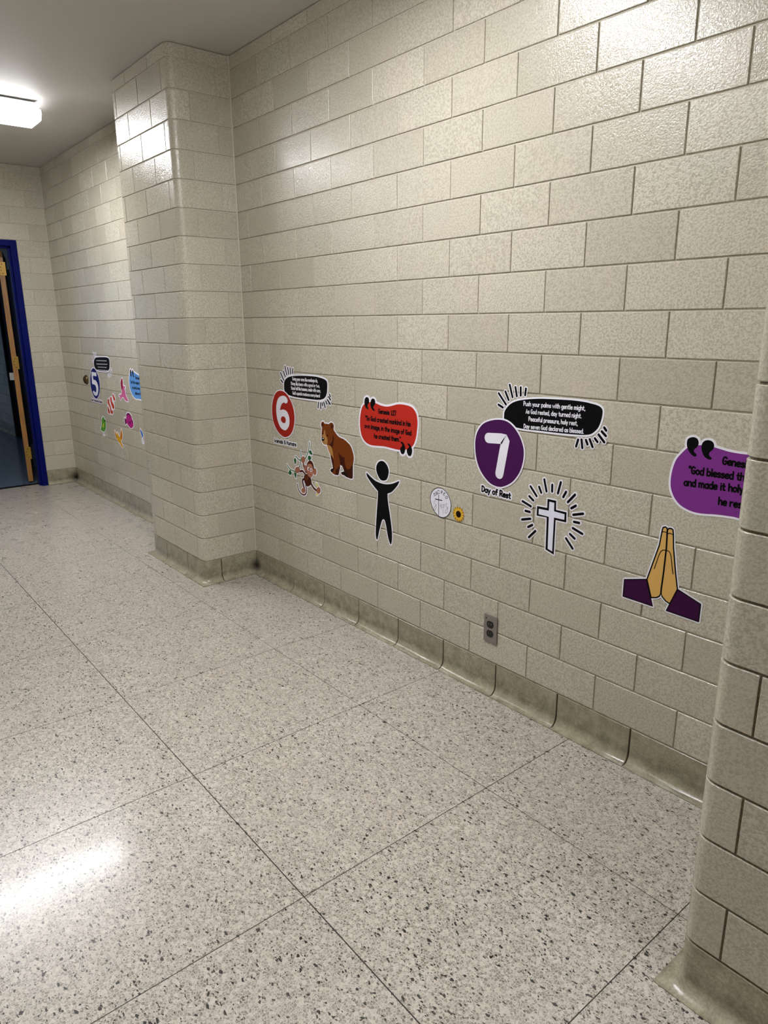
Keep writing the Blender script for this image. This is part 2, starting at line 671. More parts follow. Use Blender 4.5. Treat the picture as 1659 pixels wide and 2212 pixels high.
# ------------------------------------------------------------------ shell out of view: left wall, end wall, wall past the pillar
wl = obj('wall_left', box_mesh('wall_left', XB, 7.6, YL - 0.1, YL, 0, CEIL, M_SIDE), kind='structure')
we = obj('wall_front', box_mesh('wall_front', 7.5, 7.6, YL, 0.1, 0, CEIL, M_SIDE), kind='structure')
wr3 = obj('wall_right', box_mesh('wall_right_far', XP + 0.8, 7.6, -0.002, 0.1, 0, CEIL, M_SIDE), kind='structure')
obj('ceiling', box_mesh('ceiling', XB - 0.1, 7.6, YL - 0.1, 0.1, CEIL + 0.0015, CEIL + 0.1, M_CEIL), kind='structure')

# inner-corner caulk beads
for i, (x, y, sx, sy) in enumerate(((0, 0, 1, -1), (XB, YR, 1, -1))):
    r = 0.0042
    vs = [(x - 0.002, y + 0.002, H), (x + r * sx, y + 0.002, H), (x + r * 0.45 * sx, y + r * 0.45 * sy, H), (x - 0.002, y + r * sy, H)]
    vs += [(a, b, CEIL) for a, b, c in vs]
    fs = [(0, 1, 5, 4), (1, 2, 6, 5), (2, 3, 7, 6), (3, 0, 4, 7), (3, 2, 1, 0), (4, 5, 6, 7)]
    obj('trim_%d' % (i + 1), mesh_from('caulk', vs, fs, M_CAULK), kind='structure')

# ------------------------------------------------------------------ terrazzo floor: panels between thin zinc strips
fl = obj('floor', box_mesh('floor_bed', XB - 0.14, 7.6, YL - 0.1, 0.1, -0.06, -0.0007, M_STRIP), kind='structure')
XL = [-3.53, -2.93, -2.268, -1.602, -0.950, -0.354, 0.332, 0.984, 1.635, 2.309, 2.968, 3.63, 4.29, 4.95, 5.61, 6.27, 6.93, 7.5]
YLN = [YL, -1.87, -1.170, -0.468, 0.09]
for i in range(len(XL) - 1):
    for j in range(len(YLN) - 1):
        g = 0.0013
        gy0 = 0.0017 if j == 2 else 0.0012
        x0, x1, y0, y1 = XL[i] + g, XL[i + 1] - g, YLN[j] + gy0, YLN[j + 1] - (0.0017 if j == 1 else 0.0012)
        obj('terrazzo_panel', box_mesh('terrazzo_panel', x0, x1, y0, y1, -0.012, 0, M_TERR), fl)

# ------------------------------------------------------------------ door frame, leaves, hinges
door = empty('door_1', (XB, DO0, 0), 'structure')
fx0, fx1 = XB - 0.115, XB + 0.012
FW_ = 0.050


def part_box(name, parent, x0, x1, y0, y1, z0, z1, m, bev=0.0):
    px, py, pz = parent.location if parent.parent is None else (0, 0, 0)
    return obj(name, box_mesh(name, x0 - px, x1 - px, y0 - py, y1 - py, z0 - pz, z1 - pz, m, bev), parent)


for side, (ya, yb) in enumerate(((DO0 - FW_, DO0), (DO1, DO1 + FW_))):
    j = part_box('jamb', door, fx0, fx1, ya, yb, 0, DOZ, M_BLUE, 0.003)
    ys = (ya - 0.016, ya) if side == 0 else (yb, yb + 0.016)
    obj('door_stop', box_mesh('door_stop', fx0 + 0.045 - XB, fx1 - 0.030 - XB, ys[0] - DO0, ys[1] - DO0, 0, DOZ - FW_, M_BLUE, 0.002), j)
hd = part_box('head', door, fx0, fx1, DO1 + FW_, DO0 - FW_, DOZ - FW_, DOZ, M_BLUE, 0.003)
obj('door_stop', box_mesh('door_stop', fx0 + 0.045 - XB, fx1 - 0.030 - XB, DO1 + FW_ - DO0, -FW_, DOZ - FW_ - 0.016, DOZ - FW_, M_BLUE, 0.002), hd)
part_box('threshold', door, fx0 - 0.03, fx0 + 0.015, DO1 + FW_, DO0 - FW_, 0, 0.006, M_BLACK, 0.002)


def leaf(mirror):
    root = empty('door_leaf', (XB - 0.225, DO0 - 0.072 if not mirror else DO1 + 0.072, 0.012))
    s = -1 if mirror else 1
    a = math.radians(14.0) * s
    root.rotation_euler = (0, 0, -a)
    tag(root, 'wooden edged dark door leaf swung open at the %s jamb of the blue doorway' % ('left' if mirror else 'right'), 'door', 'open double door leaves')
    y0, y1 = (-0.042, 0.0) if not mirror else (0.0, 0.042)
    ZT = 2.085
    obj('leaf_panel', box_mesh('leaf_panel', -0.875, -0.004, y0, y1, 0, ZT, M_BLACK), root)
    obj('leaf_edge', box_mesh('leaf_edge', -0.004, 0.0, y0, y1, 0, ZT, M_WOOD, 0.0008), root)
    for z in (0.215, 1.055, 1.875):
        hg = obj('hinge', box_mesh('hinge', 0.0, 0.003, (y0 + 0.006) if not mirror else (y0 - 0.014), (y1 + 0.014) if not mirror else y1 - 0.006, z, z + 0.115, M_BRASS, 0.0008), root)
        for q in range(4):
            yy = (y0 + 0.016 + (0.012 if q in (0, 3) else 0.0)) if not mirror else (y1 - 0.016 - (0.012 if q in (0, 3) else 0.0))
            sc = cyl_mesh('screw', [(0.0045, 0.0), (0.0045, 0.0008), (0.002, 0.0012)], M_SOCKET, 8, 'x')
            obj('screw', sc, hg, (0.003, yy, z + 0.018 + q * 0.026))
    yb = -0.066 * s
    lb = obj('latch_box', box_mesh('latch_box', -0.865, -0.79, min((y0 if not mirror else y1) + (-0.066 if not mirror else 0.066), (y0 if not mirror else y1)), max((y0 if not mirror else y1) + (-0.066 if not mirror else 0.066), (y0 if not mirror else y1)), 0.905, 0.978, M_WHITE, 0.004), root)
    lb['label'] = 'white metal latch box'
    return root


leaf(False)
leaf(True)

# ------------------------------------------------------------------ dim room beyond the doorway
YN = 0.21
fb = obj('floor', box_mesh('floor_beyond', -9.6, XB - 0.142, -3.2, 0.4, -0.06, -0.002, M_STRIP), kind='structure')
tile = box_mesh('floor_tile', 0.001, 0.3038, 0.001, 0.3038, -0.003, 0, M_VINYLFLOOR)
for i in range(18):
    for j in range(6):
        x, y = XB - 0.142 - (i + 1) * 0.3048, YN - 0.3048 * (j + 1)
        obj('floor_tile', tile, fb, (x, y, 0))
F8 = Face([(-9.2, YN), (-6.93, YN)], [])
wb = obj('wall_beyond', core_mesh(F8, 0, F8.cum[-1], 0, CEIL, M_MORTD), kind='structure')
for k in range(17):
    lay(wb, F8, joints_between(0, F8.cum[-1], 0.15 if k % 2 else 0.0, 0.3018), k)
obj('wall_beyond', box_mesh('wall_over_door', -6.93, -5.98, YN, YN + 0.1, 2.10, CEIL, M_SIDE), kind='structure')
obj('wall_beyond', box_mesh('wall_beyond_near', -5.98, XB - 0.1, YN, YN + 0.1, 0, CEIL, M_SIDE), kind='structure')
obj('wall_beyond', box_mesh('wall_return', XB - 0.115, XB - 0.10, DO0, YN + 0.1, 0, CEIL, M_SIDE), kind='structure')
obj('wall_beyond', box_mesh('wall_end', -9.6, -9.5, -3.2, 0.4, 0, CEIL, M_SIDE), kind='structure')
obj('wall_beyond', box_mesh('wall_left_beyond', -9.6, XB - 0.1, -3.3, -3.2, 0, CEIL, M_SIDE), kind='structure')
obj('ceiling', box_mesh('ceiling_beyond', -9.6, XB - 0.1, -3.3, 0.4, CEIL + 0.002, CEIL + 0.1, M_CEIL), kind='structure')
d2 = empty('door_2', (-6.45, YN, 0), 'structure')
part_box('leaf_panel', d2, -6.88, -6.03, YN + 0.03, YN + 0.07, 0.01, 2.05, M_BLACK)
for x0, x1 in ((-6.93, -6.88), (-6.03, -5.98)):
    part_box('jamb', d2, x0, x1, YN - 0.005, YN + 0.1, 0, 2.05, M_BLACK, 0.002)
part_box('head', d2, -6.93, -5.98, YN - 0.005, YN + 0.1, 2.05, 2.10, M_BLACK, 0.002)
kn = obj('door_handle', cyl_mesh('door_handle', [(0.03, 0), (0.03, 0.006), (0.012, 0.01), (0.012, 0.035), (0.026, 0.04), (0.026, 0.06), (0.015, 0.066)], M_STEEL, 14, 'y'), d2, (0.36, 0.03, 0.98))

# ------------------------------------------------------------------ ceiling fixtures
FY0, FY1 = -1.775, -0.545
FLAB = ['lit fluorescent ceiling fixture nearest the blue doorway', 'lit fluorescent ceiling fixture over the bear and cross decals', 'unseen fluorescent ceiling fixture added beyond the near pillar to brighten the near end']


def fixture(x, label):
    r = empty('ceiling_light', (x, (FY0 + FY1) / 2, CEIL))
    tag(r, label, 'ceiling light', 'fluorescent ceiling fixtures along the corridor')
    hl = (FY1 - FY0) / 2
    obj('housing', box_mesh('housing', -0.115, 0.115, -hl + 0.01, hl - 0.01, -0.058, -0.012, M_WHITE, 0.002), r)
    for y in (-0.35, 0.35):
        obj('mounting_spacer', box_mesh('mounting_spacer', -0.02, 0.02, y - 0.02, y + 0.02, -0.012, 0.0015, M_STEEL), r)
    # wraparound lens: bevelled trough
    prof = [(-0.132, -0.052), (-0.137, -0.080), (-0.112, -0.108), (0.112, -0.108), (0.137, -0.080), (0.132, -0.052)]
    vs, fs = [], []
    for y in (-hl, hl):
        for a, b in prof:
            vs.append((a, y, b))
    n = len(prof)
    for i in range(n - 1):
        fs.append((i, i + 1, n + i + 1, n + i))
    fs.append(tuple(range(n))[::-1])
    fs.append(tuple(range(n, 2 * n)))
    fs.append((n - 1, 0, n, 2 * n - 1))
    obj('lens', mesh_from('lens', vs, fs, M_LENS), r)
    for y in (-hl, hl):
        vs = [(a * 1.012, y - 0.004, b * 1.01) for a, b in prof] + [(a * 1.012, y + 0.004, b * 1.01) for a, b in prof]
        fs = [tuple(range(n))[::-1], tuple(range(n, 2 * n))] + [(i, (i + 1) % n, n + (i + 1) % n, n + i) for i in range(n)]
        obj('end_cap', mesh_from('end_cap', vs, fs, M_WHITE), r)
    return r


for (x, g), lab in zip(FIXTURES, FLAB):
    fixture(x, lab)

# ------------------------------------------------------------------ wall outlet and bumper
ot = empty('wall_outlet', (1.8935, 0.0, 0.279))
tag(ot, 'steel duplex outlet plate with two black sockets low on the wall', 'outlet')
obj('cover_plate', box_mesh('cover_plate', -0.035, 0.035, -0.0065, 0.0, -0.0575, 0.0575, M_STEEL, 0.0022), ot)
for z in (0.0195, -0.0195):
    vs, fs = [], []
    prof = []
    for i in range(24):
        a = 2 * PI * i / 24
        prof.append((0.0172 * math.cos(a), max(-0.0142, min(0.0142, 0.0172 * math.sin(a)))))
    for y in (-0.0060, -0.0082):
        vs += [(a, y, b) for a, b in prof]
    fs = [tuple(range(24))[::-1], tuple(range(24, 48))] + [(i, (i + 1) % 24, 24 + (i + 1) % 24, 24 + i) for i in range(24)]
    so = obj('socket', mesh_from('socket', vs, fs, M_SOCKET), ot, (0, 0, z))
    for x in (-0.0063, 0.0063):
        obj('contact_slot', box_mesh('contact_slot', x - 0.0011, x + 0.0011, -0.0086, -0.0080, -0.001, 0.007, M_STEEL), so)
obj('screw', cyl_mesh('screw', [(0.0033, 0.006), (0.0033, 0.0072), (0.002, 0.0078)], M_CHROME, 10, 'y'), ot)
obj('screw_hole', cyl_mesh('screw_hole', [(0.0035, 0.0062), (0.0035, 0.0068)], M_SOCKET, 10, 'y'), ot, (-0.021, 0, 0.043))

bp_ = obj('wall_bumper', cyl_mesh('wall_bumper', [(0.041, 0.0), (0.041, 0.006), (0.034, 0.016), (0.022, 0.026), (0.010, 0.030)], M_BRONZE, 24, 'y'), loc=(-2.757, YR, 1.003))
tag(bp_, 'round domed bronze wall bumper left of the blue number 5', 'door bumper')

# ------------------------------------------------------------------ lettering: hand-drawn single-stroke alphabet
GL = {
 'a': (5, '~5,4 3,6 1,5 0,3 1,0.5 3,0 5,2|5,6 5,0'), 'b': (5, '0,10 0,0|~0,4 2,6 4,5.5 5,3 4,0.5 2,0 0,1.5'),
 'c': (4.5, '~4.5,5 3,6 1,5.3 0,3 1,0.6 3,0 4.5,0.8'), 'd': (5, '5,10 5,0|~5,4 3,6 1,5.5 0,3 1,0.5 3,0 5,1.5'),
 'e': (4.8, '~0.3,3 4.8,3.4 4.3,5.5 2.6,6 0.8,5 0,3 0.9,0.6 2.8,0 4.7,0.8'), 'f': (3.8, '~4,9.5 2.6,10 1.5,8.5 1.4,5 1.4,0|0,6 3.6,6'),
 'g': (5, '~5,4.5 3,6 1,5.3 0,3.2 1,1 3,0.6 5,2|~5,6 5,0 4.5,-2.5 2.5,-3.2 0.5,-2.4'), 'h': (4.8, '0,10 0,0|~0,3.5 1.5,5.8 3.5,6 4.6,4.5 4.8,0'),
 'i': (1, '0.5,6 0.5,0|0.5,8.7 0.5,8.9'), 'k': (4.8, '0,10 0,0|4,6 0,2.6|1.4,3.6 4.6,0'), 'l': (1, '0.5,10 0.5,0'),
 'm': (7.8, '0,6 0,0|~0,4 1.2,5.8 2.6,6 3.7,4.5 3.9,0|~3.9,4 5,5.8 6.5,6 7.6,4.5 7.8,0'), 'n': (4.8, '0,6 0,0|~0,4 1.6,5.8 3.4,6 4.6,4.5 4.8,0'),
 'o': (5, '~2.5,6 0.6,5 0,3 0.6,1 2.5,0 4.4,1 5,3 4.4,5 2.5,6'), 'p': (5, '0,6 0,-3|~0,4 2,6 4,5.5 5,3 4,0.5 2,0 0,1.5'),
 'r': (3.8, '0,6 0,0|~0,3.6 1.4,5.6 3.6,6'), 's': (4.2, '~4,5.2 2.4,6 0.6,5.2 0.5,3.9 2,3.2 3.8,2.4 3.8,0.8 2,0 0,0.8'),
 't': (3.8, '~1.6,9 1.6,3 1.8,0.8 3.6,0.2|0,6 3.6,6'), 'u': (5, '~0,6 0.1,2 1.4,0.1 3.4,0.3 5,2|5,6 5,0'), 'v': (4.6, '0,6 2.2,0 4.6,6'),
 'w': (7.2, '0,6 1.6,0 3.6,5 5.4,0 7.2,6'), 'y': (4.8, '0,6 2.4,0.4|4.8,6 1.4,-3'),
 'A': (5.4, '0,0 2.6,10 5.4,0|1,3.4 4.5,3.4'), 'B': (5, '0,10 0,0|~0,10 3.4,9.6 4.2,7.4 2.8,5.4 0,5.2|~0,5.2 3.6,5 5,2.8 3.6,0.4 0,0'),
 'C': (5, '~5,8.6 3,10 0.8,8.6 0,5 0.8,1.4 3,0 5,1.4'), 'D': (5.6, '0,0 0,10|~0,10 3,9.6 5.4,7 5.6,4 4,1 0,0'),
 'G': (5.6, '~5.2,8.6 3,10 0.8,8.6 0,5 0.8,1.4 3,0 5,1.2 5.4,4.2|5.4,4.4 3.2,4.4'), 'H': (5, '0,0 0,10|5,0 5,10|0,5.2 5,5.2'),
 'L': (4, '0,10 0,0 4,0'), 'P': (5, '0,0 0,10|~0,10 3.4,9.8 5,7.6 3.6,5 0,4.4'), 'R': (5.2, '0,0 0,10|~0,10 3.4,9.8 5,7.6 3.6,5 0,4.6|2,4.6 5.2,0'),
 'S': (4.8, '~4.8,8.6 2.6,10 0.5,8.8 0.4,6.6 2.4,5.3 4.6,4 4.8,1.4 2.6,0 0,1.4'),
 '0': (5, '~2.5,10 0.6,8 0,5 0.6,2 2.5,0 4.4,2 5,5 4.4,8 2.5,10'), '1': (1.8, '0.2,8 1.6,10 1.6,0'), '2': (4.8, '~0.2,8 1.4,9.8 3.8,9.8 4.6,7.6 3.2,4.4 0,0|0,0.1 4.8,0.1'),
 '3': (4.8, '~0.2,9 2.6,10 4.4,8.2 2.2,5.4|~2.2,5.4 4.8,3.6 4.2,0.8 2,0 0,1.2'), '7': (4.8, '0,10 4.8,10 1.8,0'),
 '.': (1, '0.5,0.1 0.5,0.3'), ',': (1, '0.8,0.4 0.3,-1.6'), "'": (1, '0.5,10 0.5,8'), '"': (2.6, '0.4,10 0.4,8|2.2,10 2.2,8'),
 ':': (1, '0.5,1 0.5,1.2|0.5,5 0.5,5.2'), '!': (1, '0.5,10 0.5,3|0.5,0.1 0.5,0.3'), '-': (3, '0,3.5 3,3.5'),
 '&': (6, '~6,0 1.2,7.4 1.6,9.6 3.2,9.6 3.6,7.6 0.4,3.4 0.6,0.8 2.6,0 5,1.6 5.8,4'), ' ': (2.2, ''),
}


def crom(pts, closed, n=4):
    m = len(pts)
    out = []
    rng = range(m) if closed else range(m - 1)
    for i in rng:
        p0 = pts[(i - 1) % m] if (closed or i > 0) else pts[i]
        p1, p2 = pts[i], pts[(i + 1) % m]
        p3 = pts[(i + 2) % m] if (closed or i + 2 < m) else p2
        for j in range(n):
            t = j / n
            out.append(tuple(0.5 * ((2 * p1[a]) + (-p0[a] + p2[a]) * t + (2 * p0[a] - 5 * p1[a] + 4 * p2[a] - p3[a]) * t * t + (-p0[a] + 3 * p1[a] - 3 * p2[a] + p3[a]) * t ** 3) for a in (0, 1)))
    if not closed:
        out.append(tuple(pts[-1]))
    return out


class Flat:
    """collects flat printed shapes facing -y"""
    def __init__(s):
        s.v, s.f, s.m, s.mats, s.c = [], [], [], [], 0

    def slot(s, m):
        if m not in s.mats:
            s.mats.append(m)
        return s.mats.index(m)

    def tris(s, loops, y, m):
        b = len(s.v)
        flat = [p for l in loops for p in l]
        s.v += [(x, y, z) for x, z in flat]
        for t in tessellate_polygon([[Vector((x, z, 0)) for x, z in l] for l in loops]):
            a, c, d = (Vector(flat[i]) for i in t)
            cr = (c.x - a.x) * (d.y - a.y) - (c.y - a.y) * (d.x - a.x)
            if abs(cr) < 1e-12:
                continue
            t = t if cr > 0 else t[::-1]
            s.f.append(tuple(b + i for i in t))
            s.m.append(s.slot(m))

    def poly(s, pts, y, m):
        s.tris([pts], y, m)

    def slab(s, loops, y0, y1, m):
        """a cut sheet with a little thickness: front face at y0, rim back to y1"""
        s.tris(loops, y0, m)
        for l in loops:
            b = len(s.v)
            n = len(l)
            s.v += [(x, y0, z) for x, z in l] + [(x, y1, z) for x, z in l]
            for i in range(n):
                j = (i + 1) % n
                s.f.append((b + i, b + j, b + n + j, b + n + i))
                s.m.append(s.slot(m))

    def stroke(s, pts, w, y, m, closed=False, seg=6):
        """mitred ribbon with round ends, one polygon strip"""
        s.c += 1
        y = y - (s.c % 5) * 9e-6
        r = w / 2
        P = [Vector(p) for p in pts]
        P = [p for i, p in enumerate(P) if i == 0 or (p - P[i - 1]).length > 1e-6]
        n = len(P)
        if n < 2:
            P = [P[0], P[0] + Vector((1e-5, 0))]
            n = 2
        lf, rt = [], []
        for i in range(n):
            a = P[i] - P[i - 1] if (i > 0 or closed) else None
            b = P[(i + 1) % n] - P[i] if (i < n - 1 or closed) else None
            ta = (a or b).normalized()
            tb = (b or a).normalized()
            na, nb = Vector((-ta.y, ta.x)), Vector((-tb.y, tb.x))
            mm = na + nb
            if mm.length < 0.3:
                mm = na
            mm.normalize()
            k = min(1.5, 1.0 / max(0.4, mm.dot(na)))
            lf.append(P[i] + mm * r * k)
            rt.append(P[i] - mm * r * k)
        b0 = len(s.v)
        for q in lf + rt:
            s.v.append((q.x, y, q.y))
        sl = s.slot(m)
        for i in range(n if closed else n - 1):
            j = (i + 1) % n
            s.f.append((b0 + n + i, b0 + n + j, b0 + j, b0 + i))
            s.m.append(sl)
        if not closed:
            for end, sg in ((0, -1), (n - 1, 1)):
                t = (P[1] - P[0] if end == 0 else P[-1] - P[-2]).normalized() * sg
                nn = Vector((-t.y, t.x))
                b = len(s.v)
                for k in range(seg + 1):
                    a = -PI / 2 + PI * k / seg
                    q = P[end] + (t * math.cos(a) + nn * math.sin(a)) * r
                    s.v.append((q.x, y, q.y))
                s.f.append(tuple(range(b, b + seg + 1)))
                s.m.append(sl)

    def build(s, name, parent, loc=(0, 0, 0)):
        return obj(name, mesh_from(name, s.v, s.f, s.mats, fmats=s.m), parent, loc)


def run_width(t):
    return sum(GL[c][0] + 1.9 for c in t) - 1.9


